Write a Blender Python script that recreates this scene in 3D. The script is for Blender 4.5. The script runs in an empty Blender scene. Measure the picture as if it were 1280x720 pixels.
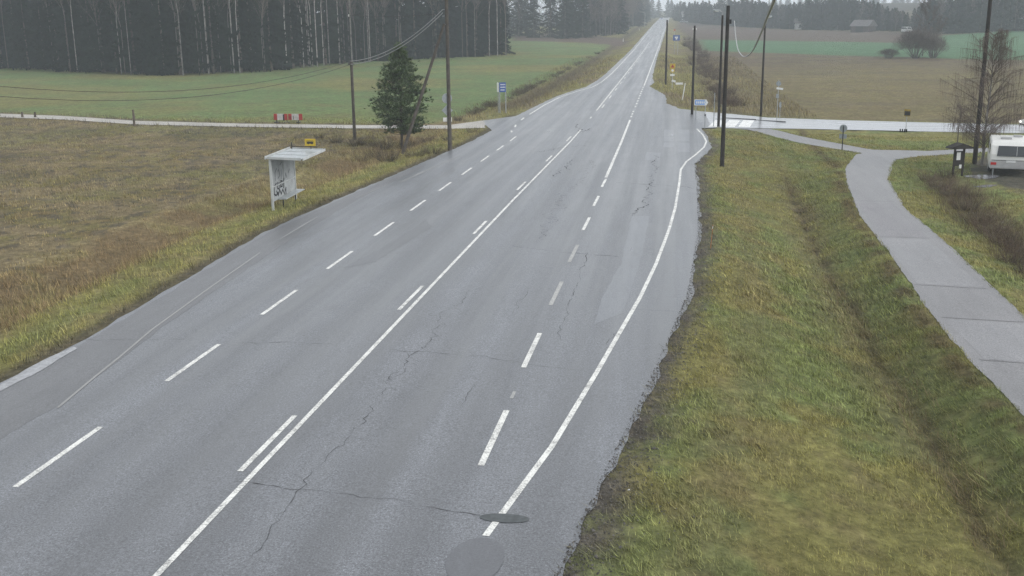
import bpy, bmesh, math, random
import numpy as np
from mathutils import Vector, Matrix
from mathutils.geometry import delaunay_2d_cdt
random.seed(7); rng = np.random.default_rng(11)
sc = bpy.context.scene
C = sc.collection
D = bpy.data
R_ = math.radians

# ------------------------------------------------------------------ camera model
FPX = 1340.0; H = 8.4; ROLL = R_(0.6); YAW = R_(8.4); PITCH = math.atan(345/1340.)
fw = np.array([-math.sin(YAW)*math.cos(PITCH), math.cos(YAW)*math.cos(PITCH), -math.sin(PITCH)])
r0 = np.array([math.cos(YAW), math.sin(YAW), 0.]); u0 = np.cross(r0, fw)
CR = r0*math.cos(ROLL)-u0*math.sin(ROLL); CU = u0*math.cos(ROLL)+r0*math.sin(ROLL)
CAM = np.array([0, 0, H])
cam = D.objects.new('camera', D.cameras.new('camera')); C.objects.link(cam); sc.camera = cam
cam.matrix_world = Matrix(((CR[0], CU[0], -fw[0], 0), (CR[1], CU[1], -fw[1], 0), (CR[2], CU[2], -fw[2], H), (0, 0, 0, 1)))
cam.data.sensor_width = 36; cam.data.lens = 36*FPX/1280; cam.data.clip_end = 6000; cam.data.clip_start = .1

def smooth(a, b, x):
    t = np.clip((x-a)/(b-a), 0, 1); return t*t*(3-2*t)
_by = [-200, 0, 80, 160, 275, 420, 600, 893, 1000, 1300, 6000]; _bz = [0.5, 0, -1.0, -1.1, -.9, 0, 1.1, 2.3, 2.0, 0, 0]
def base(y): return np.interp(y, _by, _bz)
# hill side of the far right field and the wooded ridges
def hills(x, y):
    h = 7.0*smooth(300, 480, y)*smooth(60, 140, x)
    h = h + 5*smooth(900, 1500, y)
    h = h + 3.0*smooth(560, 800, y)*smooth(20, 60, x)
    return h
# cross sections (world x at world y)
ER = ([-40, 0, 15.1, 18.2, 21.9, 26.6, 33.5, 44.5, 55.6, 67.2, 76.3, 83, 90.1], [-2.6, -2.2, -1.5, -1.1, -.6, 0., .8, 1.4, 1.6, 1.7, 3.0, 2.9, 2.6])
EL = ([-40, 22.9, 26.2, 31.8, 42.7, 51.3, 62, 76.6, 89.3], [-16.0, -16.1, -16.0, -16.3, -16.9, -16.5, -15.8, -14.9, -14.6])
DITCH = ([-40, 16, 20, 24, 31, 41, 50, 62], [6.25, 6.25, 6.2, 6.2, 6.2, 6.25, 6.5, 7.0])
PL = ([-40, 23, 28, 34, 43, 52, 62, 69], [8.4, 8.3, 8.1, 8.2, 8.7, 9.0, 10.0, 10.9])
PR = ([-40, 32, 38, 46, 54, 64, 70], [10.6, 10.9, 11.1, 11.4, 11.5, 12.6, 13.9])
def local(x, y):
    x = np.asarray(x, float); y = np.asarray(y, float)
    er = np.interp(y, *ER); el = np.interp(y, *EL); dx = np.interp(y, *DITCH); pl = np.interp(y, *PL); pr = np.interp(y, *PR)
    # right verge, ditch, cycle path
    a = smooth(er+.3, dx+.2, x)*1.05 - smooth(dx-.1, pl-.1, x)*.66 + smooth(pr, pr+3.0, x)*.45 - smooth(pr+3.4, pr+6.5, x)*.35
    V = -0.10*np.exp(-((x-dx)/.3)**2)
    wr = 1-smooth(56, 70, y)
    right = (-a+V)*wr*(x > er)
    right = right - .42*(1-wr)*smooth(er+.5, er+7, x)*(1-smooth(80, 90, y)) - .35*smooth(80, 88, y)*smooth(4, 20, x)*(1-smooth(110, 140, y))
    # left verge, ditch, field
    l = el-x
    left = (-.12*smooth(.2, 2.5, l) - .55*smooth(2.8, 4.8, l) + .35*smooth(5.2, 7.5, l))*(1-smooth(80, 89, y))
    # far embankment
    c = -6.6; hw = np.interp(y, [90, 104, 124, 140, 171, 400], [9, 7.4, 5.9, 4.4, 3.9, 3.7])+.8
    ex = np.abs(x-c)-hw
    far = (-.75*smooth(.3, 3.5, ex)+.3*smooth(4, 8, ex))*smooth(106, 135, y)
    return np.where(x > -6, right, left) + far
def T(x, y):
    return base(y)+hills(x, y)+local(x, y)
def ray(px, py):
    d = fw*FPX+CR*(px-640)-CU*(py-360); return d/np.linalg.norm(d)
def proj(P):
    v = np.asarray(P, float)-CAM; return 640+FPX*v.dot(CR)/v.dot(fw), 360-FPX*v.dot(CU)/v.dot(fw)
_ts = 5*1.012**np.arange(560)
def hit(px, py):
    """ground point under a pixel of the 1280x720 photograph"""
    d = ray(px, py); P = CAM+d*_ts[:, None]
    below = np.nonzero(P[:, 2] < T(P[:, 0], P[:, 1]))[0]
    if len(below) == 0: k = len(_ts)-1; return Vector(P[k])
    k = below[0]; a, b = (_ts[k-1] if k else 1), _ts[k]
    for _ in range(30):
        m = (a+b)/2; Q = CAM+d*m
        if Q[2] < T(Q[0], Q[1]): b = m
        else: a = m
    Q = CAM+d*b; return Vector((Q[0], Q[1], float(T(Q[0], Q[1]))))
def at_depth(px, py, dep):
    d = ray(px, py); return Vector(CAM+d*(dep/d.dot(fw)))
def depth(P): return float((np.array(P)-CAM).dot(fw))
def scale(P): return FPX/depth(P)              # photo pixels per metre
def ztop(P, py):
    """height above P (m) whose pixel row is py"""
    a, b = 0., 60.
    for _ in range(40):
        m = (a+b)/2
        if proj((P[0], P[1], P[2]+m))[1] > py: a = m
        else: b = m
    return a
def gz(x, y): return float(T(x, y))

# ------------------------------------------------------------------ materials
def mat(name, col, rough=.6, spec=.4, metal=0, emit=None, noise=None, bump=None, rnd=0, backtrans=0):
    m = D.materials.new(name); m.use_nodes = True; nt = m.node_tree; b = nt.nodes['Principled BSDF']
    b.inputs['Roughness'].default_value = rough; b.inputs['Metallic'].default_value = metal
    b.inputs['Specular IOR Level'].default_value = spec
    b.inputs['Base Color'].default_value = (*col, 1)
    last = None
    if noise:
        sc_, lo, hi = noise
        tc = nt.nodes.new('ShaderNodeTexCoord'); n = nt.nodes.new('ShaderNodeTexNoise'); n.inputs['Scale'].default_value = sc_
        n.inputs['Detail'].default_value = 6; nt.links.new(tc.outputs['Object'], n.inputs['Vector'])
        mr = nt.nodes.new('ShaderNodeMapRange'); mr.inputs[1].default_value = .3; mr.inputs[2].default_value = .7; mr.inputs[3].default_value = lo; mr.inputs[4].default_value = hi
        nt.links.new(n.outputs['Fac'], mr.inputs[0])
        val = mr.outputs[0]
        if rnd:
            oi = nt.nodes.new('ShaderNodeObjectInfo'); m2 = nt.nodes.new('ShaderNodeMapRange'); m2.inputs[3].default_value = 1-rnd; m2.inputs[4].default_value = 1+rnd
            nt.links.new(oi.outputs['Random'], m2.inputs[0]); mu = nt.nodes.new('ShaderNodeMath'); mu.operation = 'MULTIPLY'
            nt.links.new(val, mu.inputs[0]); nt.links.new(m2.outputs[0], mu.inputs[1]); val = mu.outputs[0]
        vm = nt.nodes.new('ShaderNodeVectorMath'); vm.operation = 'SCALE'; vm.inputs[0].default_value = col
        nt.links.new(val, vm.inputs['Scale']); nt.links.new(vm.outputs[0], b.inputs['Base Color'])
        if bump:
            bp = nt.nodes.new('ShaderNodeBump'); bp.inputs['Strength'].default_value = bump; bp.inputs['Distance'].default_value = .02
            nt.links.new(n.outputs['Fac'], bp.inputs['Height']); nt.links.new(bp.outputs[0], b.inputs['Normal'])
    if emit:
        b.inputs['Emission Color'].default_value = (*col, 1); b.inputs['Emission Strength'].default_value = emit
    return m
M = {}
M['wood'] = mat('pole_wood', (.075, .066, .056), .8, .2, noise=(3, .7, 1.35), bump=.3)
M['wood_dark'] = mat('tarred_wood', (.03, .027, .025), .8, .2, noise=(4, .7, 1.4), bump=.3)
M['wood_grey'] = mat('weathered_wood', (.2, .2, .19), .8, .2, noise=(4, .7, 1.3))
M['steel'] = mat('galvanised_steel', (.32, .34, .35), .45, .5, .3, noise=(6, .85, 1.15))
M['steel_back'] = mat('sign_back_metal', (.30, .33, .35), .5, .4, .1, noise=(5, .85, 1.12))
M['white'] = mat('white_paint', (.72, .73, .72), .45, .4, noise=(2.5, .86, 1.06))
M['shelterwhite'] = mat('shelter_white_paint', (.46, .48, .48), .5, .4, noise=(3, .8, 1.1))
M['shelterpanel'] = mat('shelter_panel', (.34, .36, .37), .55, .3, noise=(2.2, .8, 1.15))
M['roofsheet'] = mat('roof_sheet', (.36, .39, .40), .35, .5, noise=(4, .7, 1.2))
M['yellow'] = mat('sign_yellow', (.52, .37, .03), .45, .4, noise=(4, .9, 1.05))
M['black'] = mat('black_paint', (.015, .015, .016), .5, .4, noise=(4, .9, 1.1))
M['graffiti'] = mat('graffiti_black', (.02, .02, .022), .6, .2, noise=(9, .8, 1.4))
M['graffiti_faded'] = mat('graffiti_faded', (.13, .14, .15), .6, .2, noise=(9, .8, 1.4))
M['blue'] = mat('sign_blue', (.03, .085, .3), .4, .5, noise=(4, .9, 1.05))
M['oldyellow'] = mat('weathered_yellow', (.30, .21, .04), .6, .3, noise=(5, .6, 1.2))
M['oldwhite'] = mat('dirty_white_paint', (.5, .49, .47), .6, .3, noise=(3, .7, 1.1))
M['red'] = mat('red_paint', (.36, .035, .03), .5, .4, noise=(3, .6, 1.15))
M['orange'] = mat('orange_plastic', (.42, .13, .04), .45, .4, noise=(5, .9, 1.1))
M['rubber'] = mat('tyre_rubber', (.02, .02, .02), .8, .2, noise=(8, .8, 1.3))
M['glass_dark'] = mat('dark_window', (.03, .035, .04), .12, .6, noise=(2, .9, 1.1))
M['lens'] = mat('lamp_lens', (.75, .75, .72), .2, .5, noise=(3, .95, 1.03))
M['headlight'] = mat('headlight_on', (1, 1, .95), .3, .3, emit=3.0)
M['red_lens'] = mat('red_lens', (.45, .02, .02), .25, .5, noise=(5, .9, 1.1))
M['blue_car'] = mat('blue_car_paint', (.03, .07, .3), .3, .6, noise=(2, .95, 1.05))
M['grey_car'] = mat('grey_car_paint', (.3, .32, .34), .3, .6, noise=(2, .95, 1.05))
M['cable'] = mat('cable_grey', (.33, .34, .34), .5, .4, noise=(5, .9, 1.1))
M['wire'] = mat('wire_grey', (.03, .03, .03), .5, .4, noise=(5, .9, 1.1))
M['concrete'] = mat('concrete', (.3, .3, .29), .8, .3, noise=(5, .8, 1.1), bump=.3)
M['caravan'] = mat('caravan_white', (.72, .72, .69), .35, .5, noise=(1.2, .9, 1.03))
M['caravan_low'] = mat('caravan_grey_skirt', (.4, .4, .4), .4, .4, noise=(3, .85, 1.1))
M['barn'] = mat('barn_board', (.07, .05, .045), .8, .2, noise=(2, .7, 1.3))
M['housewall'] = mat('house_wall_pale', (.5, .48, .42), .7, .2, noise=(2, .85, 1.1))
M['roofdark'] = mat('house_roof', (.12, .11, .11), .7, .3, noise=(2, .8, 1.2))
M['roofgrey'] = mat('house_roof_grey', (.3, .32, .33), .6, .3, noise=(2, .8, 1.2))
M['spruce'] = mat('spruce_needles', (.012, .018, .013), 1., .0, noise=(.6, .6, 1.6), rnd=.35)
M['pine'] = mat('pine_needles', (.078, .112, .048), .7, .2, noise=(1.2, .6, 1.55), rnd=.1)
M['bark'] = mat('spruce_bark', (.09, .075, .062), .9, .1, noise=(3, .6, 1.4), rnd=.3)
M['birch'] = mat('birch_bark', (.34, .32, .30), .8, .2, noise=(1.1, .2, 1.2), rnd=.35)
M['twig'] = mat('birch_twigs', (.125, .10, .088), .9, .1, noise=(1, .7, 1.3), rnd=.2)
M['aspen'] = mat('bare_bark', (.12, .11, .10), .9, .1, noise=(2, .7, 1.3), rnd=.25)
M['shrub'] = mat('shrub_twigs', (.095, .07, .052), .9, .1, noise=(2, .6, 1.4), rnd=.25)
M['shrubdark'] = mat('bramble_twigs', (.085, .07, .05), .9, .1, noise=(2, .6, 1.5), rnd=.25)
M['paint'] = None

def nd(nt, t, **kw):
    n = nt.nodes.new(t)
    for k, v in kw.items(): n.inputs[k].default_value = v
    return n
def mathn(nt, op, a, b=None, clamp=False):
    n = nt.nodes.new('ShaderNodeMath'); n.operation = op; n.use_clamp = clamp
    for i, v in enumerate((a, b)):
        if v is None: continue
        if hasattr(v, 'links') or hasattr(v, 'is_linked'): nt.links.new(v, n.inputs[i])
        else: n.inputs[i].default_value = v
    return n.outputs[0]
def maprange(nt, v, a, b, c, d):
    n = nt.nodes.new('ShaderNodeMapRange'); nt.links.new(v, n.inputs[0])
    for i, q in enumerate((a, b, c, d)): n.inputs[i+1].default_value = q
    return n.outputs[0]
def noisen(nt, vec, s, detail=5, rough=.6):
    n = nd(nt, 'ShaderNodeTexNoise', Scale=s, Detail=detail, Roughness=rough); nt.links.new(vec, n.inputs['Vector']); return n.outputs['Fac']
def mapping(nt, vec, scale=(1, 1, 1), rot=(0, 0, 0)):
    n = nt.nodes.new('ShaderNodeMapping'); n.inputs['Scale'].default_value = scale; n.inputs['Rotation'].default_value = rot
    nt.links.new(vec, n.inputs['Vector']); return n.outputs[0]
def mixc(nt, f, a, b, mode='MIX'):
    n = nt.nodes.new('ShaderNodeMix'); n.data_type = 'RGBA'; n.blend_type = mode
    if isinstance(f, float): n.inputs[0].default_value = f
    else: nt.links.new(f, n.inputs[0])
    for i, v in ((6, a), (7, b)):
        if isinstance(v, tuple): n.inputs[i].default_value = (*v, 1)
        else: nt.links.new(v, n.inputs[i])
    return n.outputs[2]
def scalec(nt, c, v):
    n = nt.nodes.new('ShaderNodeVectorMath'); n.operation = 'SCALE'; nt.links.new(v, n.inputs['Scale'])
    if isinstance(c, tuple): n.inputs[0].default_value = c
    else: nt.links.new(c, n.inputs[0])
    return n.outputs[0]

def ground_mat():
    m = D.materials.new('ground_soil_and_turf'); m.use_nodes = True; nt = m.node_tree; b = nt.nodes['Principled BSDF']
    at = nt.nodes.new('ShaderNodeAttribute'); at.attribute_name = 'Col'
    co = nt.nodes.new('ShaderNodeTexCoord').outputs['Object']
    n1 = noisen(nt, co, .12, 4); n2 = noisen(nt, co, 1.1, 6); n3 = noisen(nt, mapping(nt, co, (1, 1, .3)), 7, 5, .7)
    n4 = noisen(nt, mapping(nt, co, (1.6, .5, 1), (0, 0, .5)), 2.7, 4)
    c = scalec(nt, at.outputs['Color'], maprange(nt, n1, .3, .7, .86, 1.14))
    c = scalec(nt, c, maprange(nt, n2, .3, .7, .74, 1.26))
    c = scalec(nt, c, maprange(nt, n3, .3, .7, .55, 1.45))
    tus = nt.nodes.new('ShaderNodeTexVoronoi'); tus.inputs['Scale'].default_value = 2.6; nt.links.new(mapping(nt, co, (1, .8, 1)), tus.inputs['Vector'])
    c = scalec(nt, c, maprange(nt, mathn(nt, 'ADD', tus.outputs['Distance'], mathn(nt, 'MULTIPLY', n3, .5)), .25, .8, 1.15, .72))
    dry = scalec(nt, mixc(nt, .5, at.outputs['Color'], (.16, .12, .06)), maprange(nt, n3, .3, .7, .6, 1.4))
    c = mixc(nt, maprange(nt, n4, .48, .68, 0, .4), c, dry)
    nt.links.new(c, b.inputs['Base Color']); b.inputs['Roughness'].default_value = .9; b.inputs['Specular IOR Level'].default_value = .12
    bp = nd(nt, 'ShaderNodeBump', Strength=.7, Distance=.08); nt.links.new(mathn(nt, 'ADD', n3, n2), bp.inputs['Height']); nt.links.new(bp.outputs[0], b.inputs['Normal'])
    return m
M['ground'] = ground_mat()
def blade_mat():
    m = D.materials.new('grass_blades'); m.use_nodes = True; nt = m.node_tree; b = nt.nodes['Principled BSDF']
    at = nt.nodes.new('ShaderNodeAttribute'); at.attribute_name = 'Col'
    co = nt.nodes.new('ShaderNodeTexCoord').outputs['Object']
    nt.links.new(scalec(nt, at.outputs['Color'], maprange(nt, noisen(nt, co, .9, 4), .3, .7, .82, 1.18)), b.inputs['Base Color'])
    b.inputs['Roughness'].default_value = .65; b.inputs['Specular IOR Level'].default_value = .25
    return m
M['blade'] = blade_mat()

def asphalt_mat(name, col, rough, streak=1., speck=1., coat=.35, rot=0., tracks=False, bump=.25):
    m = D.materials.new(name); m.use_nodes = True; nt = m.node_tree; b = nt.nodes['Principled BSDF']
    co = nt.nodes.new('ShaderNodeTexCoord').outputs['Object']
    if rot: co = mapping(nt, co, rot=(0, 0, rot))
    agg = noisen(nt, co, 25, 2, .95); agg2 = noisen(nt, co, 14, 3, .7)
    blot = noisen(nt, mapping(nt, co, (1, .35, 1)), .55, 6, .65)
    st = noisen(nt, mapping(nt, co, (1, .02, 1)), 1.3, 5, .55)
    fine = noisen(nt, mapping(nt, co, (1, .1, 1)), 3.2, 5, .6)
    v = mathn(nt, 'MULTIPLY', maprange(nt, agg, .3, .7, 1-.62*speck, 1+.8*speck), maprange(nt, agg2, .3, .7, 1-.13*speck, 1+.13*speck))
    flk = noisen(nt, co, 55, 1, .5); v = mathn(nt, 'MULTIPLY', v, maprange(nt, flk, .60, .68, 1, 1+.8*speck))
    v = mathn(nt, 'MULTIPLY', v, maprange(nt, blot, .3, .7, .8, 1.2))
    v = mathn(nt, 'MULTIPLY', v, maprange(nt, st, .3, .7, 1-.28*streak, 1+.28*streak))
    v = mathn(nt, 'MULTIPLY', v, maprange(nt, fine, .3, .7, .93, 1.07))
    stain = noisen(nt, mapping(nt, co, (1, .3, 1)), 1.1, 7, .7)
    v = mathn(nt, 'MULTIPLY', v, maprange(nt, stain, .56, .74, 1, .8))
    if tracks:
        sx = nt.nodes.new('ShaderNodeSeparateXYZ'); nt.links.new(co, sx.inputs[0])
        pp = nt.nodes.new('ShaderNodeMath'); pp.operation = 'PINGPONG'; pp.inputs[1].default_value = .93
        nt.links.new(mathn(nt, 'ADD', mathn(nt, 'ADD', sx.outputs[0], 6.4), mathn(nt, 'MULTIPLY', blot, .5)), pp.inputs[0])
        v = mathn(nt, 'MULTIPLY', v, maprange(nt, pp.outputs[0], .15, .8, 1.08, .90))
    nt.links.new(scalec(nt, col, v), b.inputs['Base Color'])
    r = mathn(nt, 'ADD', maprange(nt, st, .3, .7, -.10*streak, .10*streak), maprange(nt, blot, .3, .7, rough-.07, rough+.07))
    nt.links.new(r, b.inputs['Roughness']); b.inputs['Specular IOR Level'].default_value = .5
    nt.links.new(maprange(nt, st, .35, .65, coat*1.3, coat*.6), b.inputs['Coat Weight']); b.inputs['Coat Roughness'].default_value = .34; b.inputs['Coat IOR'].default_value = 1.4
    bp = nd(nt, 'ShaderNodeBump', Strength=bump, Distance=.006); nt.links.new(agg, bp.inputs['Height']); nt.links.new(bp.outputs[0], b.inputs['Normal'])
    return m
M['asphalt'] = asphalt_mat('wet_asphalt', (.099, .104, .113), .42, coat=.45, tracks=True)
M['asphalt_dark'] = asphalt_mat('asphalt_shoulder', (.101, .103, .108), .48, .8, .6, coat=.3)
M['asphalt_new'] = asphalt_mat('asphalt_patch', (.095, .099, .108), .42, .2, .3)
M['asphalt_smooth'] = asphalt_mat('asphalt_polished_patch', (.118, .125, .138), .34, .6, .6)
M['pathasphalt'] = asphalt_mat('path_asphalt', (.158, .155, .158), .5, .3, .7, coat=.2)
M['gravel'] = asphalt_mat('gravel_track', (.30, .28, .25), .75, .3, 1)
M['sidewet'] = asphalt_mat('side_road_asphalt', (.20, .21, .225), .24, .9, .05, coat=1., rot=1.57, bump=0.)
M['crack'] = mat('crack_dark', (.082, .083, .085), .9, .1, noise=(5, .5, 1.6))
M['crackseal'] = mat('crack_grime', (.06, .06, .062), .8, .2, noise=(3, .7, 1.5))
def paint_mat(name, base, wear):
    m = D.materials.new(name); m.use_nodes = True; nt = m.node_tree; b = nt.nodes['Principled BSDF']
    co = nt.nodes.new('ShaderNodeTexCoord').outputs['Object']
    n = noisen(nt, co, 22, 4, .75); n2 = noisen(nt, co, 2.2, 5)
    f = mathn(nt, 'ADD', n, mathn(nt, 'MULTIPLY', n2, .5))
    f = maprange(nt, f, .75-wear*.25, .95, 0, 1)
    c = mixc(nt, f, base, (.22, .22, .215))
    nt.links.new(c, b.inputs['Base Color']); b.inputs['Roughness'].default_value = .55
    return m
M['paint'] = paint_mat('road_paint', (.78, .78, .74), .3)
M['paint_worn'] = paint_mat('road_paint_worn', (.5, .5, .48), 1.0)
M['paint_faint'] = paint_mat('road_paint_ghost', (.3, .3, .295), 1.)
def puddle_mat():
    m = D.materials.new('puddle_water'); m.use_nodes = True; b = m.node_tree.nodes['Principled BSDF']; nt = m.node_tree
    co = nt.nodes.new('ShaderNodeTexCoord').outputs['Object']
    nt.links.new(scalec(nt, (.24, .245, .255), maprange(nt, noisen(nt, co, 5, 5), .3, .7, .55, 1.25)), b.inputs['Base Color'])
    b.inputs['Roughness'].default_value = .12; b.inputs['Specular IOR Level'].default_value = .7
    return m
M['puddle'] = puddle_mat()

# ------------------------------------------------------------------ mesh helpers
class MB:
    """collects faces of one mesh object"""
    def __init__(s): s.v = []; s.f = []; s.m = []
    def add(s, vs, fs, mi=0):
        o = len(s.v); s.v += [tuple(v) for v in vs]; s.f += [tuple(i+o for i in f) for f in fs]; s.m += [mi]*len(fs)
    def box(s, c, d, mi=0, rot=None):
        hx, hy, hz = d[0]/2, d[1]/2, d[2]/2
        vs = [Vector((x*hx, y*hy, z*hz)) for x in (-1, 1) for y in (-1, 1) for z in (-1, 1)]
        if rot: vs = [rot @ v for v in vs]
        vs = [v+Vector(c) for v in vs]
        s.add(vs, [(0, 1, 3, 2), (4, 6, 7, 5), (0, 4, 5, 1), (2, 3, 7, 6), (0, 2, 6, 4), (1, 5, 7, 3)], mi)
    def tube(s, pts, r, n=8, mi=0, cap=True):
        pts = [Vector(p) for p in pts]
        rs = r if isinstance(r, (list, tuple)) else [r]*len(pts)
        o = len(s.v); k = len(pts); vs = []
        for i, p in enumerate(pts):
            t = (pts[min(i+1, k-1)]-pts[max(i-1, 0)]).normalized()
            a = t.cross(Vector((0, 0, 1)) if abs(t.z) < .9 else Vector((1, 0, 0))).normalized(); b = t.cross(a)
            for j in range(n):
                q = 2*math.pi*j/n; vs.append(p+(a*math.cos(q)+b*math.sin(q))*rs[i])
        fs = [(i*n+j, i*n+(j+1) % n, (i+1)*n+(j+1) % n, (i+1)*n+j) for i in range(k-1) for j in range(n)]
        if cap: fs += [tuple(range(n-1, -1, -1)), tuple((k-1)*n+j for j in range(n))]
        s.add(vs, fs, mi)
    def prism(s, outline, axis, a, b, mi=0):
        """outline list of 2D points extruded along axis from a to b"""
        def P(u, v, w): return {'x': (w, u, v), 'y': (u, w, v), 'z': (u, v, w)}[axis]
        n = len(outline)
        vs = [P(u, v, a) for u, v in outline]+[P(u, v, b) for u, v in outline]
        fs = [tuple(range(n)), tuple(range(2*n-1, n-1, -1))]+[(i, i+n, (i+1) % n+n, (i+1) % n) for i in range(n)]
        s.add(vs, fs, mi)
    def disc(s, c, r, normal_axis, t=.004, n=20, mi=0, sx=1.):
        pts = [(r*sx*math.cos(2*math.pi*i/n), r*math.sin(2*math.pi*i/n)) for i in range(n)]
        u = {'y': 0, 'x': 1, 'z': 2}[normal_axis]
        if normal_axis == 'y': s.prism([(c[0]+a, c[2]+b) for a, b in pts], 'y', c[1]-t/2, c[1]+t/2, mi)
        elif normal_axis == 'x': s.prism([(c[1]+a, c[2]+b) for a, b in pts], 'x', c[0]-t/2, c[0]+t/2, mi)
        else: s.prism([(c[0]+a, c[1]+b) for a, b in pts], 'z', c[2]-t/2, c[2]+t/2, mi)
    def build(s, name, mats, parent=None, bevel=0, smooth_=False):
        me = D.meshes.new(name); me.from_pydata(s.v, [], s.f)
        if not isinstance(mats, (list, tuple)): mats = [mats]
        for m in mats: me.materials.append(m)
        if len(mats) > 1: me.polygons.foreach_set('material_index', s.m)
        bm = bmesh.new(); bm.from_mesh(me); bmesh.ops.recalc_face_normals(bm, faces=bm.faces)
        if bevel: bmesh.ops.bevel(bm, geom=[e for e in bm.edges if e.calc_face_angle(0) > .6], offset=bevel, segments=2, affect='EDGES', clamp_overlap=True)
        bm.to_mesh(me); bm.free()
        if smooth_: me.polygons.foreach_set('use_smooth', [True]*len(me.polygons))
        o = D.objects.new(name, me); C.objects.link(o)
        if parent: o.parent = parent
        return o
def raw(name, V, Fc, m, parent=None, cols=None):
    """fast mesh from numpy triangles"""
    me = D.meshes.new(name); V = np.asarray(V, np.float32); Fc = np.asarray(Fc, np.int32); k = Fc.shape[1]
    me.vertices.add(len(V)); me.vertices.foreach_set('co', V.ravel())
    me.loops.add(Fc.size); me.loops.foreach_set('vertex_index', Fc.ravel())
    me.polygons.add(len(Fc)); me.polygons.foreach_set('loop_start', np.arange(0, Fc.size, k, dtype=np.int32))
    me.polygons.foreach_set('loop_total', np.full(len(Fc), k, np.int32))
    me.update(calc_edges=True)
    if cols is not None:
        ca = me.color_attributes.new('Col', 'FLOAT_COLOR', 'POINT')
        ca.data.foreach_set('color', np.hstack([cols, np.ones((len(cols), 1))]).astype(np.float32).ravel())
    for q in (m if isinstance(m, (list, tuple)) else [m]): me.materials.append(q)
    o = D.objects.new(name, me); C.objects.link(o)
    if parent: o.parent = parent
    return o
def tag(o, label=None, cat=None, group=None, kind=None):
    if label: o['label'] = label
    if cat: o['category'] = cat
    if group: o['group'] = group
    if kind: o['kind'] = kind
    return o
def thing(name, label, cat, loc, rz=0, group=None):
    o = D.objects.new(name, None); C.objects.link(o); o.location = loc; o.rotation_euler = (0, 0, rz); o.empty_display_size = .3
    return tag(o, label, cat, group)
def copy_thing(root, loc, rz=0, s=None, label=None, group=None):
    r = root.copy(); C.objects.link(r); r.location = loc; r.rotation_euler = (0, 0, rz)
    if s: r.scale = s if isinstance(s, tuple) else (s, s, s)
    if label: r['label'] = label
    if group: r['group'] = group
    for ch in root.children:
        c = ch.copy(); C.objects.link(c); c.parent = r
        for g in ch.children:
            d = g.copy(); C.objects.link(d); d.parent = c
    return r

# ------------------------------------------------------------------ outlines of the setting
def W(pts): return [tuple(hit(*p)[:2]) for p in pts]
road_poly = [(x, y) for y, x in zip(*EL) if y < 86]
driveT = W([(0, 142), (80, 145), (170, 151), (300, 154.5), (450, 156.5), (560, 156.5), (600, 151)])
driveB = W([(0, 146.5), (80, 149.5), (170, 155.5), (300, 158.5), (450, 160.5), (560, 161), (612, 160)])
farL = [(100, -14.3), (104, -14.1), (112, -13.7), (124, -13.0), (133, -12.0), (141, -10.8), (155, -10.3), (171, -10.05), (257, -9.9), (400, -10.), (600, -10.1), (893, -10.2), (1000, -10.3)]
farR = [(1000, -2.2), (893, -2.2), (600, -2.5), (400, -2.7), (250, -2.9), (190, -2.8), (160, -2.7), (150, -2.2)]
cornerR = W([(812, 108), (832, 119), (833, 129), (851, 136)])
road_poly += [(driveB[-1][0]+.5, driveB[-1][1]-2), driveB[-1], driveT[-1]] + [(x, y) for y, x in farL] + [(x, y) for y, x in farR] + cornerR
sideT = W([(880, 139.5), (920, 143), (960, 147), (1100, 151.5), (1280, 156), (1420, 160)])
sideB = W([(1420, 171), (1280, 166.5), (1100, 163), (1000, 161), (960, 160.5), (905, 160.2)])
rightE = [(x, y) for y, x in reversed(list(zip(*ER)))]
road_poly += [sideT[0], (sideT[0][0]+.2, 92.5), (sideB[-1][0]-.5, sideB[-1][1])] + W([(880, 160)]) + rightE
side_poly = [(sideT[0][0]-.02, sideT[0][1])]+sideT[1:]+sideB+[(sideT[0][0]+.18, 92.5)]
path_main = [(x, y) for y, x in zip(*PL)] + W([(1070, 193), (1078, 191.5)])
branch_low = W([(1053, 187.5), (1000, 178.5), (960, 169), (935, 162), (915, 160.7)])
branch_up = W([(962, 161.2), (1000, 170), (1053, 180), (1090, 187), (1160, 188.6), (1250, 184), (1330, 181)])
path_r = W([(1330, 188), (1280, 188), (1240, 190), (1150, 195.5), (1120, 199.5)]) + [(x, y) for y, x in reversed(list(zip(*PR)))]
path_poly = path_main + branch_low + branch_up + path_r
yard_poly = W([(1205, 208), (1222, 197), (1260, 193), (1340, 193), (1420, 215), (1400, 250), (1300, 243), (1255, 237), (1215, 228)])
drive_poly = driveT+[(driveT[-1][0]+.4, driveT[-1][1]+.05), (driveB[-1][0]-.4, driveB[-1][1])]+driveB[:-1][::-1]
drive_poly = [p for p in drive_poly if p[0] < -14.8 or True]
# fields
zone_green_L = W([(-300, 128), (0, 140), (170, 149), (300, 152.5), (450, 154.5), (540, 154), (600, 139), (660, 112), (720, 85), (756, 62), (765, 56), (690, 50), (640, 42)])+[(-70, 470), (-160, 300), (-240, 240), (-330, 170)]
zone_brown_strip = W([(640, 51), (720, 53), (775, 58), (792, 49), (730, 43), (640, 41)])
zone_field_R = W([(900, 136), (960, 146), (1100, 150), (1280, 154.5), (1500, 160)])+[(170, 130), (190, 222)]+W([(1280, 75), (1200, 73.5), (1140, 71), (1060, 69.5), (960, 66), (880, 63)])+W([(868, 66), (878, 100)])
zone_green_R = W([(875, 49.5), (960, 51), (1080, 52.5), (1130, 53), (1180, 44), (1240, 40)])+[(150, 420), (250, 420), (260, 225)]+W([(1280, 75), (1200, 73.5), (1140, 71), (1060, 69.5), (960, 66), (880, 63)])
zone_plow_R = W([(875, 49), (960, 51), (1080, 52.5), (1130, 53), (1145, 42), (1090, 39), (1000, 38), (930, 35), (870, 30), (848, 27), (845, 36)])

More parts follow.
